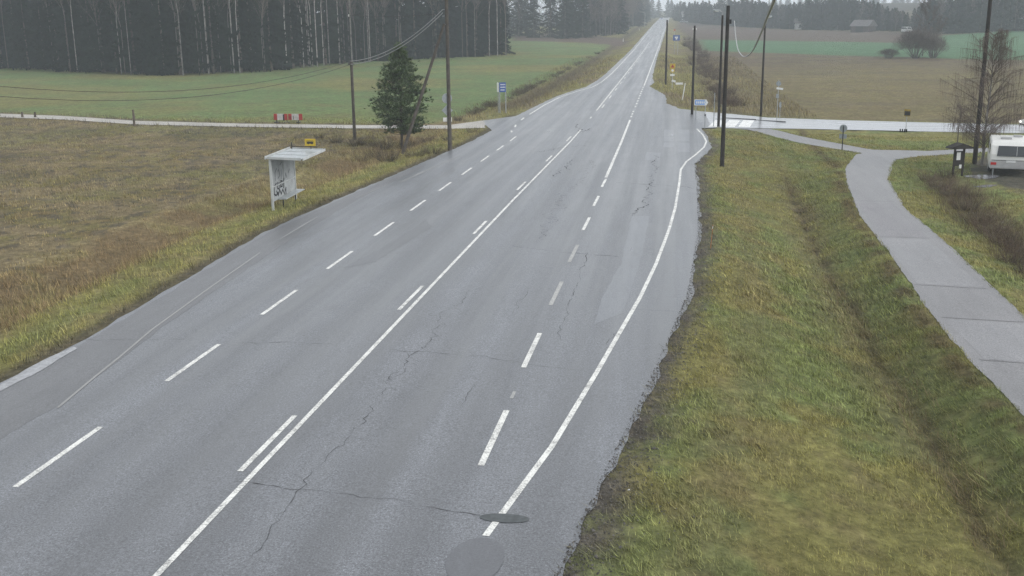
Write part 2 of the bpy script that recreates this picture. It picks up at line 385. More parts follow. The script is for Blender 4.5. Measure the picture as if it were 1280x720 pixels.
def seg_sd(X, Y, poly):
    """signed distance, positive inside"""
    P = np.array(poly); Q = np.roll(P, -1, 0); d = np.full(X.shape, 1e9); ins = np.zeros(X.shape, bool)
    for (ax, ay), (bx, by) in zip(P, Q):
        ex, ey = bx-ax, by-ay; L = ex*ex+ey*ey+1e-12
        t = np.clip(((X-ax)*ex+(Y-ay)*ey)/L, 0, 1)
        d = np.minimum(d, np.hypot(X-ax-t*ex, Y-ay-t*ey))
        c = (ay > Y) != (by > Y)
        with np.errstate(divide='ignore', invalid='ignore'):
            ins ^= c & (X < ax+(Y-ay)*ex/(ey if ey else 1e-12))
    return np.where(ins, d, -d)
# cheap value noise
_tab = rng.random((257, 257)); _tab[256] = _tab[0]; _tab[:, 256] = _tab[:, 0]
def vn(X, Y, s):
    x = (X/s) % 256; y = (Y/s) % 256; i = np.floor(x).astype(int) % 256; j = np.floor(y).astype(int) % 256
    u = x-np.floor(x); v = y-np.floor(y); u = u*u*(3-2*u); v = v*v*(3-2*v)
    return (_tab[i, j]*(1-u)+_tab[i+1, j]*u)*(1-v)+(_tab[i, j+1]*(1-u)+_tab[i+1, j+1]*u)*v
def fbm(X, Y, s): return (vn(X, Y, s)*.5+vn(X+31, Y+7, s/2.1)*.27+vn(X+5, Y+77, s/4.3)*.15+vn(X+9, Y+3, s/9)*.08)

GREEN = np.array((.158, .188, .068)); OLIVE = np.array((.222, .21, .076)); DRY = np.array((.235, .19, .105)); BROWN = np.array((.13, .105, .06))
MUD = np.array((.065, .056, .043)); WINTER = np.array((.135, .205, .078)); RUST = np.array((.15, .105, .06)); STRAW = np.array((.27, .22, .115))
SOIL = np.array((.12, .088, .072))
def lerp(a, b, t): return a+(b-a)*t[..., None]
def zone_color(X, Y):
    n1 = fbm(X, Y, 9); n2 = fbm(X+50, Y, 2.4); n3 = fbm(X, Y+90, .7)
    jit = (n2-.5)*2.2; 
    er = np.interp(Y, *ER); el = np.interp(Y, *EL); dx = np.interp(Y, *DITCH); pl = np.interp(Y, *PL); pr = np.interp(Y, *PR)
    col = np.zeros(X.shape+(3,))+OLIVE
    # right verge
    g = lerp(np.zeros(X.shape+(3,))+OLIVE, GREEN*1.12, smooth(.38, .62, n2)); g = lerp(g, DRY*.85, .35*smooth(.5, .75, n3+.25*(n1-.5)))
    near_edge = 1-smooth(.1, 1.0+jit*.45, X-er)
    g = lerp(g, MUD*1.3+n3[..., None]*.05, near_edge*(.55+.45*smooth(.35, .6, n3)))
    g = lerp(g, DRY*.85, .35*np.exp(-((X-er-2.1+jit*.3)/.9)**2))
    g = lerp(g, BROWN*.75, np.clip(np.exp(-((X-dx-(n2-.5)*.7)/.22)**2)*.85, 0, 1)*(Y < 66)*(.5+.5*smooth(.3, .6, n3)))
    g = lerp(g, DRY*.8, .5*np.exp(-((X-dx+.3)/.9)**2)*smooth(.35, .6, n2))
    g = lerp(g, GREEN*.9, .5*np.exp(-((X-dx-1.2)/.8)**2)*(X < pl))
    g = lerp(g, RUST*.6, .75*np.exp(-((X-pl+.35)/.4)**2)*smooth(.3, .55, n3))
    g = lerp(g, BROWN*.85, .85*np.exp(-((X-pr-3.4+jit*.4)/1.3)**2)*(Y < 66)*(X > pr))
    g = lerp(g, STRAW*.8, .75*np.exp(-((X-dx)/1.2)**2)*np.exp(-((Y-55)/6)**2)*smooth(.4, .6, n2)); g = lerp(g, MUD, .6*np.exp(-((X-dx)/.6)**2)*np.exp(-((Y-54)/9)**2)*smooth(.5, .62, n3))
    col = g
    # left verge and stubble field
    l = el-X
    f = lerp(np.zeros(X.shape+(3,))+BROWN*1.6, OLIVE*.72, smooth(.42, .62, n2)); f = lerp(f, RUST*1.35, .6*smooth(.5, .7, n2)); f = lerp(f, MUD*1.5, .5*smooth(.58, .75, fbm(X+200, Y, 5)))
    f = lerp(f, GREEN*.85, .35*smooth(.5, .65, fbm(X, Y+300, 14)))
    f = lerp(f, STRAW*1.15, .9*np.exp(-((X+24.2-jit*.15)/.42)**2)*smooth(.25, .45, n2)*smooth(25, 32, Y)*(1-smooth(60, 68, Y)))
    f = lerp(f, STRAW*.8, .35*smooth(.5, .7, fbm(X*.5+Y*.3, Y*1.5, 5)))
    f = lerp(f, MUD*1.6, .75*smooth(.62, .72, vn(X, Y, .55)))
    v = lerp(np.zeros(X.shape+(3,))+OLIVE, DRY, .5*smooth(.4, .65, n3)); v = lerp(v, MUD*1.2, (1-smooth(.2, .9+jit*.3, l))*.85); v = lerp(v, GREEN, .6*np.exp(-((l-1.7)/.6)**2)*smooth(.35, .55, n2))
    v = lerp(v, DRY*.95, smooth(2.6, 3.6, l)*(.5+.5*smooth(.4, .6, n2))); v = lerp(v, np.array((.175, .13, .072)), .8*smooth(.42, .62, n2)*smooth(3., 4., l))
    lf = lerp(v, f, smooth(6.8, 8.0, l))
    col = np.where((X < -6)[..., None], lf, col)
    # dark strip south of the gravel track
    # far verge
    farv = lerp(np.zeros(X.shape+(3,))+DRY*.75, OLIVE, smooth(.35, .6, n1)); ex = np.abs(X+6.6)
    farv = lerp(farv, BROWN*.62, np.exp(-((X+16.5)/1.6)**2)*.9*smooth(100, 112, Y)); farv = lerp(farv, BROWN*.75, smooth(3, 6, X)*.8)
    col = lerp(col, farv, smooth(98, 106, Y))
    # fields
    def put(poly, c, soft, amp):
        nonlocal col
        s = seg_sd(X, Y, poly); col = lerp(col, c, smooth(-soft, soft, s+(n2-.5)*amp))
    rows = .5+.5*np.sin((X*.94+Y*.34)*2*math.pi/1.5)
    wg = lerp(np.zeros(X.shape+(3,))+WINTER, OLIVE*.95, .8*smooth(.42, .68, fbm(X, Y, 22))); wg = lerp(wg, DRY*.7, .28*smooth(.5, .62, n2)+.1*rows)
    put(zone_green_L, wg, .8, 1.2)
    put(zone_brown_strip, np.zeros(X.shape+(3,))+SOIL, 2, 4)
    fr = lerp(np.zeros(X.shape+(3,))+np.array((.18, .148, .075)), np.array((.125, .095, .065)), smooth(165, 225, Y+30*(n1-.5))); fr = lerp(fr, MUD*1.8, .35*smooth(.5, .7, fbm(X*.4, Y*1.6, 8))); fr = lerp(fr, OLIVE*.9, .3*smooth(.45, .6, n2))
    put(zone_field_R, fr, .6, 1)
    put(zone_green_R, np.zeros(X.shape+(3,))+np.array((.085, .18, .09)), 2, 2)
    put(zone_plow_R, np.zeros(X.shape+(3,))+SOIL, 3, 4)
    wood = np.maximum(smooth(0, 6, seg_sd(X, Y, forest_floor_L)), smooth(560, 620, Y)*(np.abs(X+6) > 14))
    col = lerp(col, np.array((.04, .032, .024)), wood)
    return np.clip(col, .01, .6)
forest_floor_L = W([(0, 85), (100, 90), (200, 94), (330, 89), (420, 78), (520, 73), (640, 68)])+[(-52, 330), (-75, 480), (-400, 480), (-400, 200), (-200, 190)]

# ------------------------------------------------------------------ ground sheet
def build_ground():
    ang = np.concatenate([np.linspace(-180, -36, 60)[:-1], np.linspace(-36, 36, 660), np.linspace(36, 180, 60)[1:]])
    rad = np.concatenate([[0.01], np.linspace(2, 11, 10)[:-1], 11*1.0078**np.arange(int(math.log(4500/11)/math.log(1.0078)))])
    A, Rr = np.meshgrid(np.radians(ang), rad)
    X = Rr*np.sin(A-YAW); Y = Rr*np.cos(A-YAW)
    sh = X.shape; X = X.ravel(); Y = Y.ravel()
    Z = T(X, Y)
    sd = np.full(X.shape, -1e9)
    for p in (road_poly, side_poly, path_poly, drive_poly): sd = np.maximum(sd, seg_sd(X, Y, p))
    near = Y < 110
    Z = Z+(fbm(X, Y, 1.7)-.5)*.10*smooth(0.1, 1.2, -sd)+(fbm(X, Y+40, 12)-.5)*.25*smooth(1, 6, -sd)
    drop = np.interp(np.hypot(X, Y), [0, 60, 200, 900], [.05, .07, .12, .3])
    Z = Z-.012-drop*smooth(-.02, .25, sd)
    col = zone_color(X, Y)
    # bare trodden soil round the caravan
    s = seg_sd(X, Y, yard_poly); col = lerp(col, np.array((.075, .07, .064)), smooth(-.5, .6, s+(fbm(X, Y, 1.6)-.5)*4)*.9)
    # dark soil shows between the tufts where grass blades stand on it
    soil = smooth(0, 1, (X > -1)*(X < 16)*(Y > 5)*(Y < 80)*1.)*smooth(.2, 1, -sd); col = col*(1-.18*soil[:, None])
    n = sh[1]; i = np.arange(sh[0]-1)[:, None]*n+np.arange(n-1)[None]
    F_ = np.stack([i, i+1, i+n+1, i+n], -1).reshape(-1, 4)
    V = np.stack([X, Y, Z], 1)
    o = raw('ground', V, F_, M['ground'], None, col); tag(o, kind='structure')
    o.data.polygons.foreach_set('use_smooth', [True]*len(o.data.polygons))
build_ground()

def sheet(name, poly, m, off, step=1.2, jit=0., kind='structure', zf=None, parent=None, growstep=True):
    """thin flat sheet draped on the terrain inside an outline"""
    pts = []; n = len(poly)
    for i in range(n):
        a = Vector(poly[i]); b = Vector(poly[(i+1) % n]); L = (b-a).length
        st = step*(1 if not growstep else max(1, min(a.y, b.y)/60)); st = st*.28 if jit else st
        k = max(1, int(L/st))
        for j in range(k):
            p = a.lerp(b, j/k)
            if jit:
                q = (float(fbm(np.array(p.x*1.), np.array(p.y*1.), .9))-.5)*2*jit*(1.7 if p.x > -6 else 1)
                nrm = Vector((-(b-a).y, (b-a).x)).normalized(); p = p+nrm*q
            pts.append(p)
    nb = len(pts); ed = [(i, (i+1) % nb) for i in range(nb)]
    P = np.array([tuple(p) for p in pts]); x0, y0 = P.min(0); x1, y1 = P.max(0)
    inner = []; y = y0
    while y < y1:
        st = step*(1 if not growstep else max(1, y/60))
        inner += [(x, y) for x in np.arange(x0+st*.37, x1, st)]; y += st
    if inner:
        I = np.array(inner); s = seg_sd(I[:, 0], I[:, 1], P); I = I[s > step*.3]; inner = [Vector(p) for p in I]
    r = delaunay_2d_cdt(pts+list(inner), ed, [], 1, 1e-5)
    v = r[0]; X = np.array([p.x for p in v]); Y = np.array([p.y for p in v]); Z = (zf or T)(X, Y)+off
    me = D.meshes.new(name); me.from_pydata([tuple(q) for q in np.stack([X, Y, Z], 1)], [], [f for f in r[2]])
    bm = bmesh.new(); bm.from_mesh(me); bmesh.ops.recalc_face_normals(bm, faces=bm.faces)
    if sum(f.normal.z for f in bm.faces) < 0: bmesh.ops.reverse_faces(bm, faces=bm.faces)
    bm.to_mesh(me); bm.free()
    me.materials.append(m); o = D.objects.new(name, me); C.objects.link(o)
    if kind: o['kind'] = kind
    if parent: o.parent = parent
    return o
def Tr(x, y):   # road surface height: no ditches under it
    return base(y)+hills(x, y)
sheet('road', road_poly, M['asphalt'], 0., 1.5, jit=.12, zf=Tr)
sheet('side_road', side_poly, M['sidewet'], .004, 1.5, jit=.0)
sheet('cycle_path', path_poly, M['pathasphalt'], .004, .9, jit=.06)
sheet('gravel_track', drive_poly, M['gravel'], .004, 1.2, jit=.12)

# ribbons: markings, cracks
def ribbon_xy(line, w0, w1=None, step=1.0, wob=0.):
    """outline quads along a polyline"""
    pts = [Vector(p) for p in line]; out = []
    for a, b in zip(pts, pts[1:]):
        L = (b-a).length; k = max(1, int(L/(step*max(1, a.y/50))))
        for j in range(k): out.append(a.lerp(b, j/k))
    out.append(pts[-1]); return out
def add_ribbon(mb, line, w, off, step=1.0, wob=0., taper=False, zf=None):
    P = ribbon_xy(line, w, step=step); k = len(P); vs = []
    for i, p in enumerate(P):
        t = (P[min(i+1, k-1)]-P[max(i-1, 0)]).normalized(); nrm = Vector((-t.y, t.x))
        ww = w*(1+wob*(random.random()-.5)*2)*(min(1, 4*i/k+.15, 4*(k-1-i)/k+.15) if taper else 1)
        c = p+nrm*((random.random()-.5)*wob*.0)
        for s_ in (-.5, .5):
            q = c+nrm*ww*s_; vs.append((q.x, q.y, float((zf or Tr)(q.x, q.y))+off))
    mb.add(vs, [(2*i, 2*i+1, 2*i+3, 2*i+2) for i in range(k-1)])
def world_line(pts): return [tuple(hit(*p)[:2]) for p in pts]

CX = ([-20, 14, 52, 92, 155, 262, 831, 1000], [-7.95, -7.85, -7.6, -7.15, -7.0, -6.6, -6.15, -6.1])
cx = lambda y: float(np.interp(y, *CX))
mk = MB()
y = -4.
line = [(cx(q), q) for q in np.arange(2, 89, 2.)]; add_ribbon(mk, line, .115, .006)
line = [(cx(q), q) for q in np.arange(106, 330, 4.)]; add_ribbon(mk, line, .13, .006)
# dashes beside the solid centre line (left side near, right side far)
for k in range(-1, 7):
    y0 = {0: 18.4}.get(k, 18.4+12.35*k); 
    if y0 < 0 or y0 > 92: continue
    add_ribbon(mk, [(cx(y0)-.3, y0), (cx(y0+3.1)-.3, y0+3.1)], .12, .006)
for k in range(1, 30):
    y0 = 106+12.3*k-9.; add_ribbon(mk, [(cx(y0)+.33, y0), (cx(y0+4)+.33, y0+4)], .13, .006)
add_ribbon(mk, [(cx(98), 98), (cx(99.6), 99.6)], .13, .006)
tag(mk.build('road_marking_centre_line', M['paint']), kind='structure')
mk = MB()                                     # dashed line of the left lane
yy = 4.6
while yy < 84:
    add_ribbon(mk, [(-12.15+.004*yy, yy), (-12.15+.004*yy, yy+3.15)], .13, .006); yy += 6.28
add_ribbon(mk, [(-12.6, 86), (-12.8, 87.3)], .14, .006); add_ribbon(mk, [(-12.9, 90), (-13.1, 92)], .14, .006); add_ribbon(mk, [(-13.2, 96), (-13.25, 98.5)], .14, .006)
add_ribbon(mk, world_line([(662, 143), (680, 131.5), (700, 121.5), (722, 114), (740, 109), (752, 102.5), (765, 91.5), (778, 78), (790, 65), (801, 52), (810, 41)])+[(-9.6, 600), (-9.75, 893)], .16, .006)
tag(mk.build('road_marking_left_lane', M['paint']), kind='structure')
mk = MB(); mw = MB()                          # right lane line
for k, y0 in enumerate(np.arange(0.42, 60, 6.28)):
    if 4 < y0 < 16: continue
    (mw if 26 < y0 < 40 else mk).add([], [])
    add_ribbon(mw if 27 < y0+.5 < 41 else mk, [(-3.5, y0), (-3.46, y0+3.15)], .135, .006)
add_ribbon(mw, [(-3.47, 23.2), (-3.46, 23.7)], .08, .006)
add_ribbon(mk, world_line([(757.5, 222), (787.5, 150)]), .17, .006)
for q in range(3): add_ribbon(mk, [(-3.5, 99.3+2.6*q), (-3.5, 100.6+2.6*q)], .16, .006)
for q in range(9): add_ribbon(mk, [(-3.48, 110+3.6*q), (-3.45, 111.7+3.6*q)], .17, .006)
add_ribbon(mk, [(-3.42, 143), (-3.4, 200), (-3.3, 420), (-2.95, 600), (-2.7, 893)], .16, .006)
tag(mk.build('road_marking_right_lane', M['paint']), kind='structure')
tag(mw.build('road_marking_right_lane_worn', M['paint_worn']), kind='structure')
mk = MB()
add_ribbon(mk, world_line([(607, 670), (650, 612), (690, 558), (745, 467), (775, 415), (800, 372), (820, 330), (836, 288), (844, 260), (849, 230), (851, 212), (858, 202), (870, 193), (880, 184), (883, 177), (879, 169), (871, 161)]), .125, .006, step=.7)
tag(mk.build('road_marking_right_edge', M['paint']), kind='structure')
mk = MB()
add_ribbon(mk, world_line([(72, 510), (120, 470), (150, 446), (190, 412), (262, 360), (325, 316)]), .07, .0075); add_ribbon(mk, world_line([(350, 299), (397, 271)]), .06, .0075, wob=.5); add_ribbon(mk, world_line([(445, 247), (485, 231)]), .07, .0075, wob=.6)
add_ribbon(mk, world_line([(500, 228), (540, 210), (575, 195)]), .12, .006, wob=.6)
tag(mk.build('road_marking_left_edge_faded', M['paint_faint']), kind='structure')

# three broad white bars laid over the side road
mk = MB()
for k in range(3):
    a = world_line([(892+k*19, 158.8), (901+k*17.5, 150.4)])
    add_ribbon(mk, [(a[0][0], a[0][1]), (a[1][0], a[1][1])], .95, .010, zf=T)
tag(mk.build('side_road_white_bars', paint_mat('white_bars', (.8, .8, .78), .05)), kind='structure')
# kerb between side road and the path beside it
mb = MB(); kl = world_line([(905, 147.5), (945, 150), (982, 153)])
for a, b in zip(kl, kl[1:]):
    c = ((a[0]+b[0])/2, (a[1]+b[1])/2); L = math.dist(a, b); an = math.atan2(b[1]-a[1], b[0]-a[0])
    mb.box((c[0], c[1], gz(*c)+.0), (L, .14, .12), rot=Matrix.Rotation(an, 3, 'Z'))
tag(mb.build('kerb', mat('kerb_granite', (.15, .15, .15), .8, .3, noise=(4, .7, 1.2))), kind='structure')

# asphalt repairs: patches flush with the surface
def patch(name, px, m, off=.003, jit=.04, step=.8, zf=None):
    return sheet(name, world_line(px), m, off, step, jit, zf=zf or Tr)
shl = [(-14.0, 0), (-14.0, 22), (-14.4, 30), (-15.1, 40), (-15.3, 52), (-14.9, 62), (-14.3, 72)]
shr = [(-15.05, 66), (-15.65, 62), (-16.3, 51.3), (-16.7, 42.7), (-16.12, 31.8), (-15.85, 26.2), (-15.95, 22.9), (-15.85, 0)]
shl = [(-13.7, 0), (-13.8, 22), (-14.4, 28), (-14.9, 36), (-15.3, 44), (-15.4, 52), (-15.0, 62)]
sheet('road_shoulder_left', shl+shr, M['asphalt_dark'], .003, 1.2, .10, zf=Tr)
c1 = hit(594, 700); c2 = hit(630, 648)
sheet('road_repair_round', [(c1.x+.47*math.cos(a), c1.y+.78*math.sin(a)) for a in np.linspace(0, 6.28, 19)[:-1]], M['asphalt_new'], .008, .3, .03, zf=Tr)
sheet('road_repair_oval', [(c2.x+.44*math.cos(a), c2.y+.17*math.sin(a)) for a in np.linspace(0, 6.28, 19)[:-1]], mat('sealed_patch', (.07, .078, .08), .5, .3, noise=(9, .8, 1.3)), .0095, .3, .02, zf=Tr)
patch('road_repair_light', [(790, 270), (812, 270), (800, 330), (778, 392), (742, 406), (752, 372), (776, 330)], M['asphalt_smooth'], .0030, .03)
patch('road_repair_light_small', [(830, 162), (842, 162), (843, 184), (829, 184)], M['asphalt_smooth'], .0032, .02)
patch('road_repair_light_long', [(848, 162), (862, 162), (862, 190), (848, 190)], M['asphalt_smooth'], .0032, .02)
patch('road_repair_square', [(808, 190), (826, 191), (824, 201), (806, 200)], M['asphalt_smooth'], .0034, .02)
patch('road_repair_dark', [(495, 300), (532, 275), (540, 283), (470, 327), (430, 335)], M['asphalt_new'], .0032, .12)
pd_ = sheet('puddle', world_line([(-20, 500), (20, 479), (52, 463), (88, 441), (97, 436), (92, 434), (64, 446), (42, 457), (24, 468), (0, 482), (-20, 493)]), M['puddle'], .012, .3, .05, kind='stuff')
del pd_['kind']; tag(pd_, kind='structure')

def crack(px, w=.02, seed=0, amp=.06, mb=None, wob=.6):
    rr = random.Random(seed); P = [Vector(p) for p in world_line(px)]; out = []
    for a, b in zip(P, P[1:]):
        L = (b-a).length; k = max(2, int(L/.16)); n = Vector((-(b-a).y, (b-a).x)).normalized(); w_ = 0
        for j in range(k):
            w_ = w_*.8+rr.gauss(0, amp*.8); w_ *= min(1, (k-j)/4); out.append(a.lerp(b, j/k)+n*w_)
    out.append(P[-1]); i = 0
    while i < len(out)-1:                 # broken into runs with small gaps and side cracks
        L = rr.randrange(4, 14); seg = out[i:i+L+1]
        if len(seg) > 1: add_ribbon(mb, seg, w*rr.uniform(.35, 1.), .0052, step=9, wob=.7, taper=True)
        if amp >= .09 and rr.random() < .6:
            q = seg[0]; sd_ = [q]
            for _ in range(rr.randrange(3, 7)): q = q+Vector((rr.gauss(.03, .08), rr.gauss(0, .1))); sd_.append(q)
            add_ribbon(mb, sd_, w*.5, .0054, step=9, wob=.6, taper=True)
        i += L+(1 if rr.random() < .35 else 0)
mb = MB()
crack([(290, 604), (335, 605), (400, 614), (440, 618), (487, 626), (540, 635), (580, 642), (612, 647)], .018, 1, mb=mb)
crack([(440, 540), (430, 552), (405, 580), (378, 605), (355, 640), (330, 680), (315, 700)], .017, 2, .09, mb=mb)
crack([(585, 362), (565, 385), (545, 420), (522, 440), (505, 460), (480, 490), (440, 540)], .016, 3, .09, mb=mb)
crack([(487, 437), (510, 440), (570, 443), (640, 452), (700, 460), (737, 465)], .018, 4, mb=mb)
crack([(300, 427), (350, 428), (420, 430)], .012, 5, mb=mb)
crack([(640, 307), (700, 315), (775, 321)], .025, 6, mb=mb)
crack([(735, 315), (720, 360), (705, 400), (700, 425)], .018, 7, .04, mb=mb)
crack([(655, 362), (645, 380), (640, 392)], .012, 8, mb=mb)
crack([(820, 195), (818, 215), (812, 232), (806, 250), (797, 262), (790, 270)], .05, 9, .09, mb=mb)
crack([(770, 228), (800, 230), (850, 233), (868, 236)], .05, 10, .05, mb=mb)
crack([(690, 220), (705, 212), (715, 200)], .07, 11, .1, mb=mb)
crack([(785, 386), (800, 387), (850, 390)], .03, 12, .05, mb=mb)
crack([(100, 425), (150, 425), (245, 424)], .012, 13, mb=mb)
crack([(750, 455), (760, 430), (790, 400)], .01, 14, mb=mb)
crack([(505, 438), (520, 452), (500, 470), (470, 480)], .014, 15, .1, mb=mb)
crack([(595, 480), (580, 500), (573, 510)], .012, 16, .05, mb=mb)
crack([(670, 300), (690, 270), (715, 235), (740, 200)], .02, 17, .2, mb=mb)
crack([(720, 155), (726, 165), (740, 160)], .08, 18, .1, mb=mb)
crack([(760, 168), (790, 172), (850, 170)], .05, 19, .1, mb=mb)
crack([(672, 190), (700, 185), (730, 182)], .05, 20, .1, mb=mb)
tag(mb.build('road_cracks', M['crack']), kind='structure')
# seams across the cycle path
mb = MB()
for a, b in (((1097, 296), (1163, 298)), ((1143, 356), (1232, 361)), ((1177, 397), (1280, 403)), ((1224, 450), (1330, 458)), ((1066, 251), (1118, 252))):
    P = world_line([a, b]); Q = []
    for j in range(9): t = j/8; Q.append((P[0][0]*(1-t)+P[1][0]*t, P[0][1]*(1-t)+P[1][1]*t+.04*(random.random()-.5)))
    add_ribbon(mb, Q, .024, .010, step=.5, zf=T)
pl_ = asphalt_mat('path_asphalt_light', (.178, .176, .181), .5, .3, .7, coat=.2); pdk = asphalt_mat('path_asphalt_reddish', (.150, .144, .150), .5, .3, .8, coat=.2)
for nm, px, mm in (('cycle_path_section', [(1101, 298), (1161, 300), (1229, 359), (1147, 355)], pl_), ('cycle_path_section', [(1072, 254), (1115, 254), (1159, 297), (1099, 295)], pdk), ('cycle_path_section', [(1183, 399), (1280, 405), (1330, 456), (1230, 449)], pl_)):
    sheet(nm, world_line(px), mm, .0062, .5, .02)
tag(mb.build('cycle_path_seams', M['crackseal']), kind='structure')

# ------------------------------------------------------------------ grass
def blades(name, x0, x1, y0, y1, dens, h, w, mask, label, mixcol=None, lean=.6, seed=1):
    r = np.random.default_rng(seed); area = (x1-x0)*(y1-y0); n = int(area*dens)
    X = r.uniform(x0, x1, n); Y = r.uniform(y0, y1, n); keep = mask(X, Y); X = X[keep]; Y = Y[keep]
    # tufts: pull towards clump centres
    cl = fbm(X, Y, .5); keep = r.random(len(X)) < np.clip((fbm(X+3, Y+8, .32)-.33)*5, .22, 1)*np.clip((cl-.2)*3, .2, 1); X = X[keep]; Y = Y[keep]; n = len(X)
    Z = T(X, Y)-.04
    col = zone_color(X, Y)*(.35+1.35*r.random((n, 1))**1.3+.35*(fbm(X, Y, .35)[:, None]-.4)*2)*np.array([[1.18, 1.15, 1.05]]); 
    if mixcol is not None:
        t = (r.random(n) < mixcol[1]); col = np.where(t[:, None], np.array(mixcol[0])*r.uniform(.7, 1.3, (n, 1)), col)
    hh = h*r.uniform(.45, 1.35, n)*(.6+.8*fbm(X+7, Y+3, 2.2)); a = r.uniform(0, 2*math.pi, n)
    ww = w*r.uniform(.6, 1.4, n); da = r.uniform(0, 2*math.pi, n); ln = hh*lean*r.uniform(.2, 1.6, n)
    # blades combed loosely the same way
    da = da*.55+1.2
    bx, by = np.cos(a)*ww/2, np.sin(a)*ww/2
    V = np.empty((n, 3, 3)); V[:, 0] = np.stack([X-bx, Y-by, Z], 1); V[:, 1] = np.stack([X+bx, Y+by, Z], 1)
    V[:, 2] = np.stack([X+np.cos(da)*ln, Y+np.sin(da)*ln, Z+hh+.04], 1)
    o = raw(name, V.reshape(-1, 3), np.arange(3*n).reshape(-1, 3), M['blade'], None, np.repeat(col, 3, 0))
    tag(o, label, 'grass', kind='stuff'); return n
def off_paved(X, Y, margin=0.0):
    s = np.full(X.shape, -1e9)
    for p in (road_poly, side_poly, path_poly, drive_poly): s = np.maximum(s, seg_sd(X, Y, p))
    return s < -margin
def infr(X, Y, m=1.06):
    v = np.stack([X, Y, T(X, Y)-H], 1); d = v@fw; u = 640+FPX*(v@CR)/d; w_ = 360-FPX*(v@CU)/d
    return (d > 1) & (u > -60) & (u < 1340) & (w_ < 790)
nb = 0
def bald(X, Y):  # thin grass beside the asphalt edge
    er = np.interp(Y, *ER); return rng.random(X.shape) < np.clip((X-er)/1.1, .2, 1)
nb += blades('verge_grass', -2, 14, 11, 34, 1000, .08, .0145, lambda X, Y: infr(X, Y) & off_paved(X, Y, -.07) & bald(X, Y), 'green and straw-coloured grass on the bank between the road and cycle path', lean=1.7, seed=1)
nb += blades('verge_grass', 0, 24, 34, 88, 330, .10, .024, lambda X, Y: infr(X, Y) & off_paved(X, Y, -.05) & (seg_sd(X, Y, yard_poly) < .3) & bald(X, Y), 'grass round the cycle path and the ditch further up the bank', lean=1.5, seed=2)
nb += blades('roadside_grass', -24, -15, 20, 88, 170, .17, .022, lambda X, Y: infr(X, Y) & off_paved(X, Y, .15), 'short green and yellow grass along the left road edge', lean=.7, seed=3)
nb += blades('dry_grass', -26, -18, 20, 90, 75, .33, .022, lambda X, Y: infr(X, Y) & off_paved(X, Y, .6) & (np.interp(Y, *EL)-X > 2.9) & (np.interp(Y, *EL)-X < 7.6+2*(fbm(X, Y, 4)-.5)) & (fbm(X, Y, 1.5) > .42), 'tall dry straw-coloured grass in the left roadside ditch', ((.23, .165, .09), .6), .5, 4)
nb += blades('field_stubble', -75, -23, 22, 98, 60, .13, .035, lambda X, Y: infr(X, Y) & off_paved(X, Y, .5), 'brown and olive stubble on the field left of the road', lean=.6, seed=5)
nb += blades('dry_grass', 11, 20, 26, 66, 90, .38, .02, lambda X, Y: infr(X, Y) & off_paved(X, Y, 1.4) & (np.abs(X-np.interp(Y, *PR)-3.6) < 1.7) & (fbm(X, Y, 1.2) > .45), 'brown dead grass right of the cycle path', ((.13, .095, .06), .7), .5, 6)
nb += blades('track_edge_weeds', -70, -15, 84, 102, 22, .3, .035, lambda X, Y: infr(X, Y) & off_paved(X, Y, .1) & (np.abs(seg_sd(X, Y, drive_poly)) < 1.5) & (fbm(X, Y, 2) > .45), 'dark weeds along the pale gravel track', ((.07, .06, .04), .7), .5, 7)
nb += blades('far_verge_grass', -28, 14, 96, 240, 16, .35, .05, lambda X, Y: infr(X, Y) & off_paved(X, Y, .4) & (np.abs(X+6.6) < np.where(X < 0, 14, 20)), 'yellowed rough grass on the verges of the road beyond the junction', ((.15, .12, .065), .4), .5, 8)
nb += blades('ditch_grass', 3, 9, 13, 64, 110, .22, .014, lambda X, Y: infr(X, Y) & (np.abs(X-np.interp(Y, *DITCH)-.1) < .55+.5*(fbm(X, Y, 3)-.5)) & (fbm(X, Y, 2.) > .42), 'flattened dead grass along the bottom of the right ditch', ((.19, .14, .08), .7), 1.3, 9)
print('blades', nb)
# loose soil crumbs and gravel beside the right asphalt edge
def crumbs():
    r = np.random.default_rng(5); n = 9000; Y = 11+r.random(n)**1.6*60; X = np.interp(Y, *ER)+np.abs(r.normal(0, .55, n))-.12
    s = r.uniform(.008, .03, n)*np.where(r.random(n) < .03, 1.8, 1); Z = np.maximum(T(X, Y), -9)+.004
    Vt = np.array([(1, 0, 0), (-.5, .8, 0), (-.5, -.8, 0), (0, 0, .8)]); Ft = np.array([(0, 1, 3), (1, 2, 3), (2, 0, 3)])
    a = r.uniform(0, 6.28, n); ca, sa = np.cos(a), np.sin(a)
    V = np.empty((n, 4, 3))
    for i in range(4):
        V[:, i, 0] = X+(Vt[i, 0]*ca-Vt[i, 1]*sa)*s; V[:, i, 1] = Y+(Vt[i, 0]*sa+Vt[i, 1]*ca)*s; V[:, i, 2] = Z+Vt[i, 2]*s
    F_ = (np.arange(n)[:, None, None]*4+Ft[None]).reshape(-1, 3)
    col = np.repeat(r.uniform(.03, .13, (n, 1))*np.array([[1, .93, .85]]), 4, 0)
    tag(raw('soil_crumbs', V.reshape(-1, 3), F_, M['blade'], None, col), 'soil crumbs and gravel along the broken right road edge', 'gravel', kind='stuff')
crumbs()

